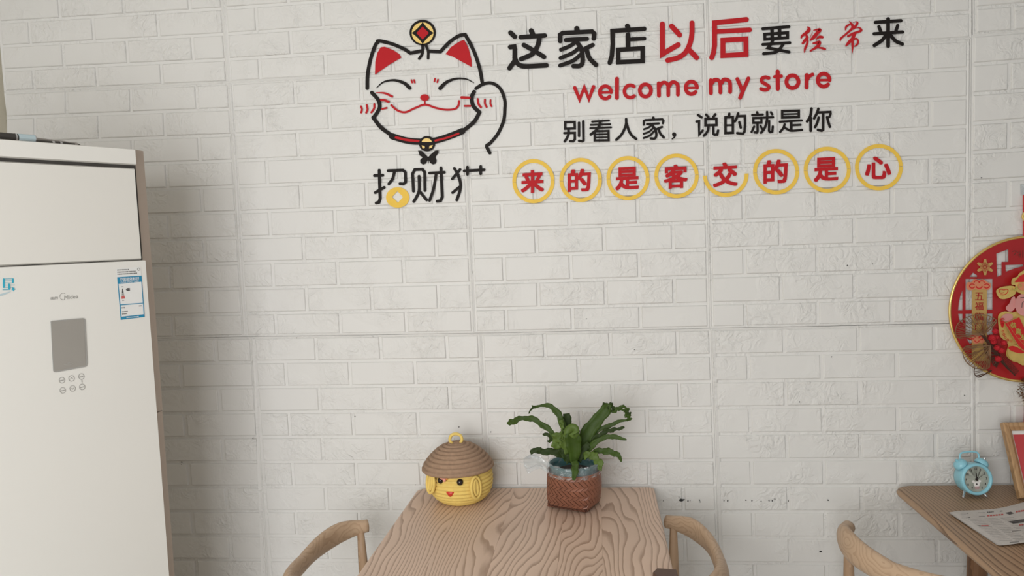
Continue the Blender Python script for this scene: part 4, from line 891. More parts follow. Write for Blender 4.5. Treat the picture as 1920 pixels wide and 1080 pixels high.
for j, p in enumerate(ax):
    for i in range(nn):
        a_ = 2 * PI * i / nn; rr = (.010, .012, .018, .021, .009)[j] * (1 + .35 * math.sin(a_ * 5 + j * 1.3)) * random.uniform(.75, 1.2)
        vs.append(p + Vector((.2 * rr * math.sin(a_ * 3), math.sin(a_) * rr, math.cos(a_) * rr * .95)))
mb.add(vs, [[j * nn + i, j * nn + (i + 1) % nn, (j + 1) * nn + (i + 1) % nn, (j + 1) * nn + i] for j in range(4) for i in range(nn)] + [[4 * nn + i for i in range(nn)]])
mb.build('plastic_tail', 'film', plant)
LF = Fr(930, 740, .222222)
def leaf(pts, wd, y0, y1, m='leaf', curl=.25, tw=0.0, wav=.12, fold=.22):
    """pts in the reading frame; y0,y1: offset towards (-) or away from (+) the camera at base and tip"""
    ws = wd if isinstance(wd, (list, tuple)) else [wd * k for k in ([.55] + [1] * (len(pts) - 2) + [.35])]
    P = catmull([(x, y, w_) for (x, y), w_ in zip(pts, ws)], 7); N = len(P); A = []
    for i, (x, y, w_) in enumerate(P):
        s = i / (N - 1); px, py = LF(x, y); A.append((pw(px, py, tc_.y + lerp(y0, y1, s)), w_ * .2222 / 640, s))
    vs = []; ph = random.uniform(0, 6)
    for i, (p, w_, s) in enumerate(A):
        a_ = A[max(0, i - 1)][0]; b_ = A[min(N - 1, i + 1)][0]; tv = (b_ - a_).normalized(); vd = (CAM - p).normalized()
        sd = tv.cross(vd).normalized(); nrm = sd.cross(tv).normalized(); ang = tw * s; sd = sd * math.cos(ang) + nrm * math.sin(ang); nrm = sd.cross(tv)
        for k, q in enumerate((-1, -.5, 0, .5, 1)):
            r_ = abs(q); wv = math.sin(i * .75 + ph + (2 if q > 0 else 0)) * wav * .8 * r_ * w_ + (math.sin(i * 1.9 + ph) * wav * .35 * w_ * r_)
            vs.append(p + sd * (q * w_ / 2 + (wv * .8 * (1 if q > 0 else -1) if r_ == 1 else 0)) + nrm * (r_ * fold * w_ * .5 + wv * .9 + .0004))
    fs = [[i * 5 + k, i * 5 + k + 1, (i + 1) * 5 + k + 1, (i + 1) * 5 + k] for i in range(N - 1) for k in range(4)]
    me = mesh('leaf', vs, fs); o = link('leaf', me, m, plant, smooth=True)
    so = o.modifiers.new('t', 'SOLIDIFY'); so.thickness = .0007; return o
leaf([(590, 560), (540, 430), (480, 330), (400, 260), (300, 203), (200, 203), (135, 232), (92, 240)], [30, 38, 42, 44, 44, 38, 52, 12], -.01, .03, wav=.16)
leaf([(620, 540), (580, 330), (548, 210), (500, 130), (430, 88), (350, 100), (305, 105)], [34, 44, 50, 46, 32, 18, 30], 0, .04, wav=.12)
leaf([(330, 98), (295, 125), (276, 160)], [16, 14, 6], .035, .04, 'leaf2')
leaf([(625, 520), (615, 340), (605, 240), (596, 158)], [50, 72, 66, 52], .02, .03, 'leaf2', wav=.10)
leaf([(660, 575), (660, 470), (650, 380), (645, 318)], [50, 100, 122, 106], -.030, -.040, 'leaf', fold=.42, wav=.03)
leaf([(645, 330), (640, 312), (655, 306), (668, 330)], [112, 120, 100, 60], -.040, -.052, 'leaf3', fold=.1, wav=.03)
leaf([(720, 540), (745, 420), (790, 300), (860, 210), (925, 130), (955, 78)], [70, 118, 112, 92, 84, 44], .00, .02, 'leaf', fold=.3, wav=.06)
leaf([(890, 110), (925, 90), (965, 95), (1005, 118)], [26, 40, 44, 26], .02, .02, 'leaf2', wav=.3)
leaf([(950, 145), (1010, 130), (1055, 100), (1100, 115), (1120, 135)], [26, 30, 24, 22, 26], .02, .02, 'leaf', wav=.3)
leaf([(1030, 128), (1085, 130), (1100, 165), (1120, 195), (1138, 215)], [14, 26, 30, 40, 18], .02, .02, 'leaf', wav=.35)
leaf([(1095, 118), (1110, 150), (1140, 160)], [14, 24, 18], .02, .015, 'leaf2', wav=.3)
leaf([(740, 470), (800, 360), (870, 295), (960, 262), (1030, 228), (1110, 212)], [40, 44, 36, 34, 26, 16], .01, .01, 'leaf', wav=.10)
leaf([(770, 480), (830, 385), (900, 325), (970, 300), (1020, 290), (1085, 276)], [30, 44, 36, 34, 26, 16], -.01, -.01, 'leaf2', wav=.22)
leaf([(760, 500), (820, 420), (890, 372), (960, 353), (1030, 362), (1102, 382)], [30, 44, 36, 36, 32, 10], -.02, -.035, 'leaf', wav=.10)
leaf([(760, 530), (840, 482), (920, 475), (990, 492), (1040, 520), (1056, 568)], [24, 40, 48, 44, 34, 10], -.02, -.06, 'leaf', wav=.14)
leaf([(650, 560), (560, 500), (470, 482), (390, 480), (340, 468), (288, 490)], [40, 64, 52, 50, 46, 26], -.01, -.02, 'leaf2', wav=.12)
leaf([(660, 555), (668, 600), (664, 660), (655, 722)], [46, 54, 48, 20], -.060, -.088, 'leaf', wav=.10)
leaf([(740, 520), (800, 505), (845, 545), (880, 590), (872, 640)], [40, 60, 62, 46, 26], -.03, -.062, 'leaf3', wav=.2)
leaf([(520, 460), (505, 400), (530, 350), (570, 330)], [40, 70, 72, 40], -.02, -.025, 'leaf3', wav=.25)
leaf([(540, 330), (565, 360), (570, 420), (600, 500)], [40, 60, 50, 30], -.03, -.02, 'leaf3', wav=.2)
leaf([(500, 360), (450, 345), (395, 330)], [36, 34, 14], 0, .01, 'leaf2', wav=.3); leaf([(500, 370), (465, 385), (435, 395)], [30, 26, 16], 0, .01, 'leaf2', wav=.3)
leaf([(530, 225), (560, 240), (555, 290), (580, 320)], [22, 30, 26, 20], -.01, -.01, 'leaf3', wav=.3)
leaf([(620, 570), (590, 520), (555, 480), (540, 440)], [46, 56, 50, 30], -.02, -.02, 'leaf2', wav=.1)
leaf([(690, 560), (730, 500), (760, 440), (790, 410)], [46, 60, 60, 34], -.025, -.02, 'leaf2', wav=.1)

# ------------------------------------------------------------------ blue alarm clock
fc = pz(1829, 934, TZ); cl0 = Vector((fc.x, fc.y + .018, TZ)); CR = .0425
clock = thing('alarm_clock', 'sky blue twin-bell alarm clock showing five past twelve', 'clock', cl0)
ya = math.radians(8); pt = math.radians(-7)
CT = Matrix.Rotation(ya, 3, 'Z') @ Matrix.Rotation(pt, 3, 'X')       # local: face looks to -y, z up
cc = cl0 + Vector((0, 0, .0495))
def cp(x, y, z): return cc + CT @ Vector((x, y, z))
AX = CT @ Matrix.Rotation(PI / 2, 3, 'X')            # lathe axis along local -y (front)
mb = MB(); mb.lathe([(.0, -.024), (.028, -.024), (.038, -.020), (.0415, -.010), (.0425, .012), (.0425, .020), (.0410, .0235), (.0375, .0245), (.0350, .0235), (.0338, .0180), (.0338, .012)], cc, 44, T=AX); mb.build('case', 'clock', clock, smooth=True)
mb = MB(); mb.lathe([(.0338, .0180), (.0, .0180)], cc, 40, T=AX); dl = mb.build('dial', 'dial', clock)
def facepoly(name, loops, m, par, lvl=.0186):
    c = MB()
    for lp in loops: c.add([cp(x, -lvl, z) for x, z in lp], [list(range(len(lp)))])
    return c.build(name, m, par)
def hand(an, l, w_, name, tail=.004, lvl=.020):
    d = (math.sin(an), math.cos(an)); n_ = (d[1], -d[0]); pts = [(-d[0] * tail + n_[0] * w_, -d[1] * tail + n_[1] * w_), (d[0] * l + n_[0] * w_ * .7, d[1] * l + n_[1] * w_ * .7), (d[0] * l - n_[0] * w_ * .7, d[1] * l - n_[1] * w_ * .7), (-d[0] * tail - n_[0] * w_, -d[1] * tail - n_[1] * w_)]
    return facepoly(name, [pts], 'eye', clock, lvl)
hand(math.radians(0), .0165, .0017, 'hour_hand'); hand(math.radians(27), .024, .0009, 'minute_hand', lvl=.0205); hand(math.radians(58), .025, .0006, 'alarm_hand', lvl=.021)
mb = MB(); mb.lathe([(.0032, .018), (.0032, .0215), (.0, .0222)], cc, 14, T=AX); mb.build('hand_hub', 'eye', clock)
for h in range(1, 13):
    if h == 6: continue
    an = math.radians(30 * h); r_ = .0272; cx, cz = r_ * math.sin(an), r_ * math.cos(an)
    c = bpy.data.curves.new('tmp', 'FONT'); c.body = str(h); c.size = .0078; c.align_x = 'CENTER'; c.align_y = 'CENTER'; c.offset = .0002
    o = bpy.data.objects.new('tmp', c); COL.objects.link(o); bpy.context.view_layer.update(); me = bpy.data.meshes.new_from_object(o.evaluated_get(bpy.context.evaluated_depsgraph_get())); bpy.data.objects.remove(o)
    for v in me.vertices: v.co = cp(cx + v.co.x, -.0186, cz + v.co.y)
    me.materials.clear(); link('numeral', me, 'eye', dl)
facepoly('dial_print', [[(x, z) for x, z in ell(0, -.0135, .0085, .0075, 16)], ell(-.0085, -.006, .0036, .0036, 12), ell(.0085, -.006, .0036, .0036, 12)], 'mat', dl, .0183)
facepoly('dial_print_nose', [ell(0, -.0130, .0019, .0023, 10)], 'eye', dl, .0186)
facepoly('dial_print_stripe', [[(-.006, -.0192), (.006, -.0192), (.006, -.0203), (-.006, -.0203)], [(-.0065, -.0222), (.0065, -.0222), (.0065, -.0234), (-.0065, -.0234)], [(-.0055, -.0252), (.0055, -.0252), (.0055, -.0262), (-.0055, -.0262)]], 'pinkprint', dl, .0186)
mb = MB(); g_ = []
for sg in (-1, 1):
    an = math.radians(38) * sg; ctr = cp(math.sin(an) * .0445, .0, math.cos(an) * .0445); T_ = CT @ Matrix.Rotation(an, 3, 'Y')
    mb = MB(); mb.lathe([(.0, -.001), (.0175, -.001), (.0178, .001), (.0165, .0075), (.0120, .0125), (.006, .0148), (0, .0152)], ctr, 28, T=T_); mb.build('bell', 'clock', clock, smooth=True)
    mb = MB(); mb.tube([ctr + T_ @ Vector((0, 0, .014)), ctr + T_ @ Vector((0, 0, .0195))], [.003, .0035], 10); mb.build('bell_knob', 'chrome' if sg > 0 else 'clock', clock)
    mb = MB(); mb.tube([ctr - T_ @ Vector((0, 0, .006)), ctr], .003, 8); mb.build('bell_post', 'clock', clock)
    l0 = cp(math.sin(math.radians(148)) * .041 * sg, .002, math.cos(math.radians(148)) * .041); l1 = Vector((l0.x + .009 * sg, l0.y - .012, TZ + .003))
    mb = MB(); mb.tube([l0, l1], [.0032, .0028], 10); mb.ball(l1, .0032, 10); mb.build('foot', 'chrome', clock)
mb = MB(); mb.tube([cp(*p) for p in catmull([(-.026, .004, .048), (-.0255, .004, .060), (-.0195, .004, .0670), (0, .004, .0690), (.0195, .004, .0670), (.0255, .004, .060), (.026, .004, .048)], 5)], .0024, 8); mb.build('handle', 'clock', clock, smooth=True)

# ------------------------------------------------------------------ leaning photo frame
fb = pz(1907, 936, TZ); ftp = pw(1884, 794, -.048)
fb.z = TZ + .001
fup = ftp - fb; fh = fup.length; 
# keep the lean in the depth direction only
lean_y = -.048 - fb.y; fz = ftp.z - fb.z; fupd = Vector((0, lean_y, fz)); fh = fupd.length; fupd.normalize(); frr = Vector((1, 0, 0)); fn = frr.cross(fupd)
yaw = math.radians(4); 
def fpnt(u, v, d): return fb + frr * u + fupd * v + fn * d
FW = .17
pf = thing('photo_frame', 'light wooden photo frame with a red picture leaning against the wall', 'picture frame', fb + frr * FW / 2)
bw = .021
def bar(lp, name):
    prof = [(0, 0), (0, .016), (.004, .019), (.014, .017), (.020, .010), (.021, 0)]
    return lp
for (u0, v0), (u1, v1), inn in (((0, 0), (FW, 0), (0, 1)), ((FW, 0), (FW, fh), (-1, 0)), ((FW, fh), (0, fh), (0, -1)), ((0, fh), (0, 0), (1, 0))):
    prof = [(0, 0), (0, .016), (.003, .019), (.012, .018), (.018, .012), (.021, .010), (.021, 0)]
    vs = []; L_ = math.hypot(u1 - u0, v1 - v0); du, dv = (u1 - u0) / L_, (v1 - v0) / L_
    for e in (0, 1):
        for w_, d_ in prof:
            s_ = w_ + .0002 if e == 0 else L_ - w_ - .0002
            vs.append(fpnt(u0 + du * s_ + inn[0] * w_, v0 + dv * s_ + inn[1] * w_, d_))
    n = len(prof); fs = [[i, (i + 1) % n, n + (i + 1) % n, n + i] for i in range(n)] + [list(range(n))[::-1], list(range(n, 2 * n))]
    link('frame_side', mesh('frame_side', vs, fs), 'frame', pf)
def fslab(name, u0, v0, u1, v1, d0, d1, m): 
    mb = MB(); mb.box((u0, v0, d0), (u1, v1, d1), fn=lambda v: fpnt(v.x, v.y, v.z)); return mb.build(name, m, pf)
fslab('backing', .004, .004, FW - .004, fh - .004, .0, .002, 'brown'); fslab('mount', bw, bw, FW - bw, fh - bw, .002, .004, 'mat'); fslab('picture', bw + .004, bw + .006, FW - bw - .004, fh - bw - .010, .004, .0045, 'redpic')

# ------------------------------------------------------------------ newspaper
NZ = TZ + .0015
npx = [(1783, 962), (1800, 959), (1830, 957.5), (1868, 955), (1895, 950), (1925, 942)]
bpx = [(1783, 962), (1806, 978), (1836, 998), (1868, 1019), (1879, 1022.5), (1930, 1016)]
def npz(p): return pz(p[0], p[1], NZ)
A_ = npz((1783, 962)); B_ = npz((1925, 942)); C_ = npz((1879, 1022))
eu = (B_ - A_); ev = (C_ - A_); nws = thing('newspaper', 'folded newspaper lying on the right-hand table in front of the clock', 'newspaper', A_ + eu * .7 + ev * .5 - UZ * .001)
NF = 1.0
def nt_(px, py, off=0.0):
    p = pz(px, py, NZ); b_ = .0035 * max(0, math.sin((p.x * 23 + p.y * 9))) ** 2; p = pz(px, py, NZ + b_ + off); return p
for layer in range(3):
    ox, oy = (-3, -2.5)[0] * layer * .8, layer * .6
    top = [(x + ox, y - layer * .4) for x, y in npx]; bt = [(x + ox, y - layer * .6) for x, y in bpx]
    T_ = catmull(top, 3); B2 = catmull(bt, 3)
    ext = 60                                         # the sheet carries on beyond the picture
    T_ = T_ + [(T_[-1][0] + ext, T_[-1][1] - 12)]; B2 = B2 + [(B2[-1][0] + ext + 20, B2[-1][1] - 8)]
    n = min(len(T_), len(B2)); rws = 7; vs = []
    for j in range(rws):
        for i in range(n):
            t = j / (rws - 1); x, y = lerp(T_[i][0], B2[i][0], t), lerp(T_[i][1], B2[i][1], t); p = nt_(x, y, .0016 - .0008 * layer); vs.append(p)
    fs = [[j * n + i, j * n + i + 1, (j + 1) * n + i + 1, (j + 1) * n + i] for j in range(rws - 1) for i in range(n - 1)]
    o = link('sheet', mesh('sheet', vs, fs), 'news', nws, smooth=True)
    if layer == 0: sh = o
NP = Fr(1770, 930, .092593)
def nprint(name, polys, m):
    mb = MB()
    for lp in polys: mb.add([nt_(*NP(x, y), .0021) for x, y in lp], [list(range(len(lp)))])
    o = mb.build(name, m, sh); return o
def dash(x0, y0, x1, y1, n, h, fl=.7):
    out = []
    for i in range(n):
        a_, b_ = i / n, (i + fl) / n; out.append([(lerp(x0, x1, a_), lerp(y0, y1, a_) - h), (lerp(x0, x1, b_), lerp(y0, y1, b_) - h), (lerp(x0, x1, b_) + h * .5, lerp(y0, y1, b_) + h), (lerp(x0, x1, a_) + h * .5, lerp(y0, y1, a_) + h)])
    return out
nprint('headline', dash(870, 328, 1010, 320, 4, 9, .8) + dash(1130, 308, 1190, 303, 2, 8) + dash(455, 352, 500, 348, 2, 6), 'ink')
nprint('headline', [[(1235, 342), (1350, 315), (1420, 350), (1330, 378)]], 'ink')
nprint('headline', [[(1300, 515), (1640, 465), (1700, 520), (1400, 560)]], 'ink')
nprint('red_headline', dash(870, 402, 1210, 372, 6, 13, .8) + dash(1450, 320, 1700, 280, 5, 15, .8) + dash(750, 602, 900, 597, 1, 9, 1) + dash(1520, 590, 1700, 570, 4, 14), 'inkr')
nprint('small_print', dash(690, 340, 830, 335, 6, 4) + dash(710, 412, 840, 408, 5, 5) + dash(480, 435, 530, 432, 2, 7) + dash(1380, 715, 1560, 690, 7, 6) + dash(1330, 940, 1520, 925, 9, 7) + dash(700, 602, 745, 600, 2, 6), 'ink')
mb = MB(); nprint('coupon_circle', [ell(385, 362, 50, 17, 16)[i:i + 1] + [ell(385, 362, 50, 17, 16)[(i + 1) % 16], ell(385, 362, 44, 13, 16)[(i + 1) % 16], ell(385, 362, 44, 13, 16)[i]] for i in range(16)] + [ell(410, 442, 50, 20, 16)[i:i + 1] + [ell(410, 442, 50, 20, 16)[(i + 1) % 16], ell(410, 442, 44, 16, 16)[(i + 1) % 16], ell(410, 442, 44, 16, 16)[i]] for i in range(16)], 'inkg')
ln = []
for k in range(15):
    y = 470 + k * 31; xs = 460 + k * 44; 
    for q in range(3):
        x0 = xs + q * 330 + 30
        if x0 < 1650: ln += dash(x0, y - q * 12, min(x0 + 270, 1750), y - q * 12 - 10, 9, 3.5, .75)
o = nprint('body_text', ln, 'inkg'); o['kind'] = 'stuff'

# ------------------------------------------------------------------ red lucky roundel on the wall
D1 = Fr(1780, 440, .148148); D2 = Fr(1780, 570, .148148)
dc = pw(1923, 580, -.012); MXc = dc.x; DR = .199
rd = thing('new_year_roundel', 'round red lucky ornament with gold rim and a fortune god, hanging on the wall', 'ornament', Vector((dc.x, -.012, dc.z - DR)))
def circ(r, n=72): 
    out = []
    for i in range(n):
        p = proj(Vector((dc.x + r * math.cos(2 * PI * i / n), -.012, dc.z + r * math.sin(2 * PI * i / n)))); out.append(p)
    return out
def inv(fr, p): return ((p[0] - fr.ox) / fr.k, (p[1] - fr.oy) / fr.k)
B0 = -.0125
def d2d1(lp): return [inv(D1, D2(x, y)) for x, y in lp]
holes = [[(595, 240), (745, 185), (745, 345), (660, 345), (660, 510), (605, 535)], [(710, 385), (935, 378), (935, 400), (830, 425), (715, 470)], [(255, 535), (300, 480), (350, 515), (350, 535)],
         [(205, 560), (545, 560), (545, 950), (205, 955)], [(165, 705), (165, 960), (110, 960), (120, 860), (140, 770)],
         [(115, 1003), (165, 1003), (165, 1120), (130, 1080)] and d2d1([(112, 125), (165, 125), (165, 240), (125, 200)]), d2d1([(205, 125), (545, 120), (545, 390), (205, 400)]), d2d1([(215, 440), (300, 470), (262, 508)])]
# mirror the cut-outs for the half outside the photograph
def mirror_loop(lp):
    out = []
    for x, y in lp:
        p = pw(*D1(x, y), B0); out.append(inv(D1, proj(Vector((2 * MXc - p.x, B0, p.z)))))
    return out
outer = [inv(D1, p) for p in circ(DR - .002)]
fill('backboard', D1, [outer] + holes + [mirror_loop(h) for h in holes if max(x for x, _ in h) < 930], 'lacq', rd, Y=B0, T=.005)
mb = MB(); mb.tube([Vector((dc.x + (DR) * math.cos(2 * PI * i / 90), -.0165, dc.z + DR * math.sin(2 * PI * i / 90))) for i in range(90)], .0036, 8, closed=True); mb.build('rim', 'gold', rd, smooth=True)
# lattice bars crossing the open windows
L1 = -.0135
for lp in ([(165, 705), (205, 705), (205, 1090), (165, 1090)],): pass
def plaque(mir):
    mm = MXc if mir else None
    pl = fill('plaque', D1, [[(283, 640), (475, 640), (475, 1600), (283, 1600)]], 'goldf', rd, Y=-.0178, T=.004, mirror=mm)
    fill('cloud_head', D1, [catmull([(213, 640), (235, 600), (280, 600), (320, 560), (375, 575), (430, 562), (480, 600), (520, 615), (525, 665), (490, 700), (430, 690), (380, 700), (330, 690), (270, 705), (225, 690)], 3, True)], 'salmon', pl, Y=-.0218, T=.002, mirror=mm)
    fill('cloud_foot', D2, [catmull([(250, 400), (300, 385), (380, 390), (450, 400), (450, 460), (420, 500), (380, 490), (340, 508), (300, 490), (290, 450), (250, 430)], 3, True)], 'salmon', pl, Y=-.0218, T=.002, mirror=mm)
    if not mir:
        strokes('cloud_scroll', D1, [(arc(290, 650, 34, 26, 40, 330, 10), 13, 's'), (arc(472, 650, 34, 26, 140, -150, 10), 13, 's'), (arc(345, 605, 30, 22, 0, 180, 8), 12, 's'), (arc(412, 605, 30, 22, 0, 180, 8), 12, 's'), (arc(378, 655, 36, 24, 180, 360, 8), 14, 's')], 'lacq2', pl, Y=-.0238, T=.0008)
        strokes('cloud_scroll', D2, [(arc(300, 420, 26, 22, 0, 300, 10), 12, 's'), (arc(400, 430, 26, 22, -100, 180, 10), 12, 's'), (arc(350, 465, 26, 18, 180, 360, 8), 12, 's')], 'lacq2', pl, Y=-.0238, T=.0008)
        for ch_, y0 in (('五', 732), ('福', 855), ('临', 985), ('门', 1110)):
            glyph('plaque_character', ch_, (*D1(325, y0), *D1(432, y0 + 100)), 'lacq', pl, bold=.012, slope=0, Y=-.0218, T=.0008)
plaque(False); plaque(True)
for mir in (False, True):
    mm = MXc if mir else None
    fl = fill('flower', D1, [[(452 + (112 if k % 4 in (1, 2) else 62) * math.cos(2 * PI * k / 24 * 1 + .13), 410 + (102 if k % 4 in (1, 2) else 56) * math.sin(2 * PI * k / 24 + .13)) for k in range(24)]], 'goldf', rd, Y=-.0178, T=.003, mirror=mm)
    if not mir:
        strokes('flower_veins', D1, [([(452 + 14 * math.cos(a_), 410 + 14 * math.sin(a_)), (452 + 60 * math.cos(a_), 410 + 60 * math.sin(a_))], 5) for a_ in [2 * PI * k / 18 for k in range(18)]], 'lacq', fl, Y=-.0208, T=.0004)
# lucky figure in relief at the middle
def rel(name, fr, lp, m, lvl, T=.004, both=True, par=None, sm=True):
    lp = catmull(lp, 3, True) if sm else lp
    o = fill(name, fr, [lp], m, par or rd, Y=lvl, T=T)
    if both: fill(name, fr, [lp], m, par or rd, Y=lvl, T=T, mirror=MXc)
    return o
rel('robe', D2, [(615, 170), (640, 120), (700, 92), (800, 108), (965, 120), (965, 735), (860, 738), (790, 720), (725, 660), (720, 600), (745, 520), (690, 455), (640, 400), (622, 280)], 'lemon', -.018, .006)
rel('sleeve', D2, [(650, 190), (700, 130), (790, 130), (800, 190), (720, 225)], 'skin', -.024, .003)
rel('ingot', D2, [(735, 610), (755, 540), (830, 520), (965, 560), (965, 725), (860, 730), (780, 700)], 'lemon', -.024, .006)
strokes('robe_trim', D2, [(ell(680, 345, 12, 12, 10), 7, 'sc'), (ell(692, 385, 13, 13, 10), 7, 'sc'), (ell(708, 422, 13, 13, 10), 7, 'sc'), (ell(740, 455, 13, 13, 10), 7, 'sc'), (ell(780, 468, 13, 13, 10), 7, 'sc')], 'lacq2', rd, Y=-.024, T=.001)
rel('ear', D1, [(715, 920), (760, 870), (790, 800), (830, 790), (840, 900), (800, 965), (740, 965)], 'skin', -.024, .004)
face = []
for i in range(28): face.append((957 + 128 * math.cos(2 * PI * i / 28), 885 + 145 * math.sin(2 * PI * i / 28)))
fill('face', D1, [face], 'skin', rd, Y=-.024, T=.008)
strokes('brow', D1, [([(900, 800), (945, 795)], 9)], 'dark', rd, Y=-.032, T=.0006)
strokes('moustache', D1, [([(950, 845), (925, 865), (918, 920)], 8, 's')], 'dark', rd, Y=-.032, T=.0006)
rel('hat_wing', D1, [(592, 722), (620, 680), (700, 655), (800, 648), (850, 680), (840, 740), (790, 785), (700, 815), (630, 800)], 'lemon', -.025, .005)
strokes('hat_wing_scroll', D1, [([(690, 735), (650, 740), (630, 705), (660, 690), (690, 700), (720, 690), (745, 705), (725, 745), (690, 760), (650, 760)], 9, 's')], 'lacq2', rd, Y=-.030, T=.001)
rel('hat', D1, [(785, 600), (800, 555), (860, 530), (885, 490), (965, 468), (965, 735), (880, 735), (830, 690), (835, 640), (790, 632)], 'lemon', -.028, .006)
rel('hat_panel', D1, [(830, 600), (870, 550), (900, 520), (965, 500), (965, 590), (880, 600)], 'lacq2', -.034, .002)
rel('hat_panel', D1, [(870, 660), (880, 620), (930, 610), (965, 640), (965, 700), (900, 700)], 'salmon', -.034, .002)
strokes('hat_gems', D1, [(ell(898, 642, 16, 14, 10), 9, 'sc'), ([(820, 700), (850, 690)], 20), ([(845, 675), (865, 668)], 14)], 'green', rd, Y=-.036, T=.0012)
rel('robe_panel', D2, [(745, 555), (800, 530), (880, 560), (950, 610), (900, 625), (800, 600)], 'lacq2', -.030, .0015)
rel('robe_panel', D2, [(650, 215), (690, 235), (680, 300), (655, 280)], 'lacq2', -.024, .0015)
scr = rel('scroll', D2, [(700, 245), (885, 165), (960, 330), (965, 610), (880, 540), (790, 400)], 'lacq2', -.030, .003, both=False, sm=False)
strokes('scroll_roll', D2, [(arc(672, 208, 26, 24, 300, 30, 12), 12, 's'), ([(655, 190), (700, 240)], 12)], 'lacq2', scr, Y=-.031, T=.003)
strokes('scroll_edge', D2, [([(705, 250), (790, 395), (880, 530), (960, 605)], 5, 's'), ([(700, 245), (885, 165)], 5), ([(735, 240), (830, 385), (965, 540)], 3, 's')], 'goldf', scr, Y=-.033, T=.0006)
for ch_, (x, y) in (('恭', (770, 230)), ('喜', (835, 310)), ('发', (890, 380)), ('财', (940, 450))):
    glyph('scroll_character', ch_, (*D2(x, y), *D2(x + 78, y + 78)), 'green', scr, bold=.015, slope=.15, Y=-.033, T=.001)
# hidden-half decoration strip and faint carved characters near the top
strokes('carved_mark', D1, [([(800, 215), (835, 205), (840, 230), (815, 260)], 7, 's'), ([(850, 205), (870, 230)], 6), ([(885, 205), (885, 290)], 7), ([(905, 200), (905, 290)], 6), ([(860, 262), (900, 250)], 6), ([(930, 200), (930, 290)], 7)], 'bronze', rd, Y=-.0176, T=.0005)
# ginkgo wire leaves
def fan(base, outl, m, n, lvl, name='ginkgo_leaf', r=.0009):
    O = catmull(outl, 5); mb = MB(); YY = lvl
    P = [onwall(D2, x, y, YY - .006 * math.sin(PI * i / (len(O) - 1))) for i, (x, y) in enumerate(O)]; mb.tube(P, r * 1.3, 5)
    b_ = onwall(D2, *base, YY)
    for k in range(n):
        i = int(k * (len(O) - 1) / (n - 1)); q = P[i]; mid = lerp(b_, q, .5) + Vector((0, -.004, .004 * math.sin(k * 2.1))); mb.tube([b_, mid, q], r, 4, cap=False)
        if 0 < k < n - 1:
            i2 = min(len(O) - 1, i + 2); mb.tube([lerp(b_, q, .55) + Vector((0, -.004, 0)), P[i2]], r * .8, 4, cap=False)
    mb.build(name, m, rd)
fan((435, 385), [(130, 440), (88, 400), (80, 330), (110, 250), (200, 180), (300, 145), (400, 130), (500, 150), (590, 200), (595, 235)], 'copper', 22, -.034)
fan((520, 525), [(240, 525), (195, 545), (168, 600), (185, 680), (225, 745), (300, 800), (380, 818), (450, 825), (505, 800), (505, 750), (460, 650)], 'copper', 20, -.038)
fan((530, 840), [(320, 815), (315, 870), (345, 920), (390, 925), (450, 885), (530, 845)], 'bronze', 7, -.036)
fan((640, 640), [(430, 500), (440, 560), (470, 640), (520, 700), (560, 770), (600, 800)], 'bronze', 16, -.030)
mb = MB(); st = [onwall(D2, *p, -.032) for p in ((830, 905), (760, 830), (690, 740), (600, 610), (500, 480), (440, 390))]; mb.tube(st, .0015, 6)
for k in range(34):
    t = k / 34 * 4.6; i = int(t); p = lerp(st[i], st[i + 1], t - i)
    for sg in (-1, 1): mb.tube([p, p + Vector((-.016 * sg - .008, -.004, .018 + .012 * sg * .3))], .0006, 4, cap=False)
mb.build('pine_sprig', 'bronze', rd)
for x, y, r_ in ((545, 430, 42), (560, 475, 34), (605, 555, 34), (660, 588, 36), (692, 492, 34), (618, 695, 38), (585, 345, 34), (600, 420, 26)):
    p = onwall(D2, x, y, -.040); mb = MB(); R_ = r_ * .148148 / 650; mb.ball(p, R_, 12)
    for k in range(60):
        v = Vector((random.gauss(0, 1), random.gauss(0, 1), random.gauss(0, 1))).normalized(); s_ = v.orthogonal().normalized() * R_ * .12
        mb.add([p + v * R_ * .9 + s_, p + v * R_ * .9 - s_, p + v * R_ * 1.25], [(0, 1, 2)])
    mb.build('berry', 'berry', rd)
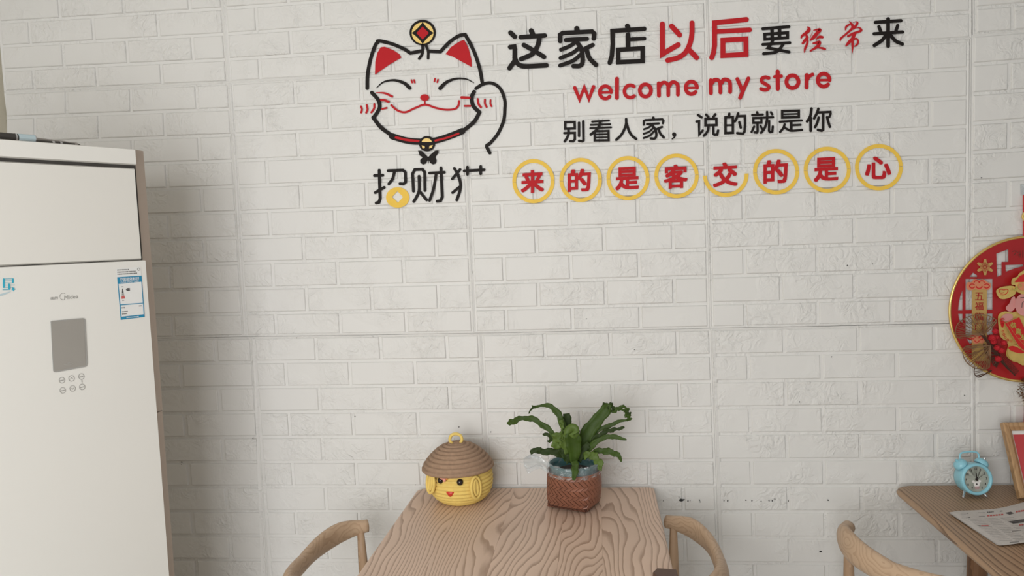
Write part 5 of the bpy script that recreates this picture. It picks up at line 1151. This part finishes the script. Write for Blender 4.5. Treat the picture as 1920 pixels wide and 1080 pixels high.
# hanging band, gold knot, hook above; tassel below
hx = pw(1924, 400, -.012).x; bw_ = .0145
def band(z0, z1, name, m='lacq2', d=.002, w_=None, par=None):
    mb = MB(); W_ = w_ or bw_; mb.box((hx - W_, -.014 - d, z0), (hx + W_, -.012, z1)); return mb.build(name, m, rd)
ztop = pw(1918, 366, -.012).z; zd = dc.z + DR
band(zd - .004, ztop, 'hanging_band', w_=.0085)
mb = MB()
kz = pw(1918, 406, -.014).z
for k in range(26):
    a_ = 2 * PI * k / 26; mb.ball((hx + math.cos(a_) * .0125, -.020, kz + math.sin(a_) * .0125), .0034, 8)
    if k % 2: mb.ball((hx + math.cos(a_) * .006, -.023, kz + math.sin(a_) * .006), .0034, 8)
mb.build('gold_knot', 'gold', rd, smooth=True)
mb = MB(); hz_ = ztop; mb.box((hx - .012, -.012, hz_), (hx + .012, -.0065, hz_ + .030)); mb.tube([(hx, -.012, hz_ + .012), (hx, -.024, hz_ + .008), (hx, -.024, hz_ + .016)], .0018, 6); o = mb.build('wall_hook', 'film'); tag(o, 'clear adhesive wall hook at the right edge, above the red roundel', 'hook')
zb = dc.z - DR
mb = MB()
for k in range(420):
    a_ = random.uniform(0, 2 * PI); zz = random.uniform(-.052, .012); rr = (.026 * (1 - abs((zz + .02) / .045) ** 1.5)) * random.uniform(.3, 1.1); rr = max(.002, rr if isinstance(rr, float) else .01)
    p = Vector((hx + math.cos(a_) * rr, -.024 + math.sin(a_) * rr * .4, zb + zz)); v = Vector((math.cos(a_) * .8, -.3, random.uniform(-.6, .6))).normalized(); s_ = v.orthogonal().normalized() * .0012
    mb.add([p, p + v * .004 + s_, p + v * .0085, p + v * .004 - s_], [(0, 1, 2, 3)])
o = mb.build('tinsel_tuft', 'copper', rd); o['kind'] = 'stuff'
mb = MB(); mb.lathe([(.0105, -.070), (.0112, -.068), (.0105, -.064), (.0112, -.060), (.0105, -.056), (.0112, -.052), (.010, -.050)], Vector((hx, -.024, zb)), 20); mb.build('tassel_ring', 'gold', rd, smooth=True)
mb = MB(); vs = []
for k in range(40):
    a_ = 2 * PI * k / 40; x_, y_ = math.cos(a_) * .0100, math.sin(a_) * .0100; mb.tube([(hx + x_ * .9, -.024 + y_ * .9, zb - .070), (hx + x_ * 1.15, -.024 + y_ * 1.0, zb - .16)], .0011, 5)
mb.lathe([(.0090, -.16), (.0085, -.07)], Vector((hx, -.024, zb)), 16)
mb.build('tassel', 'lacq2', rd)
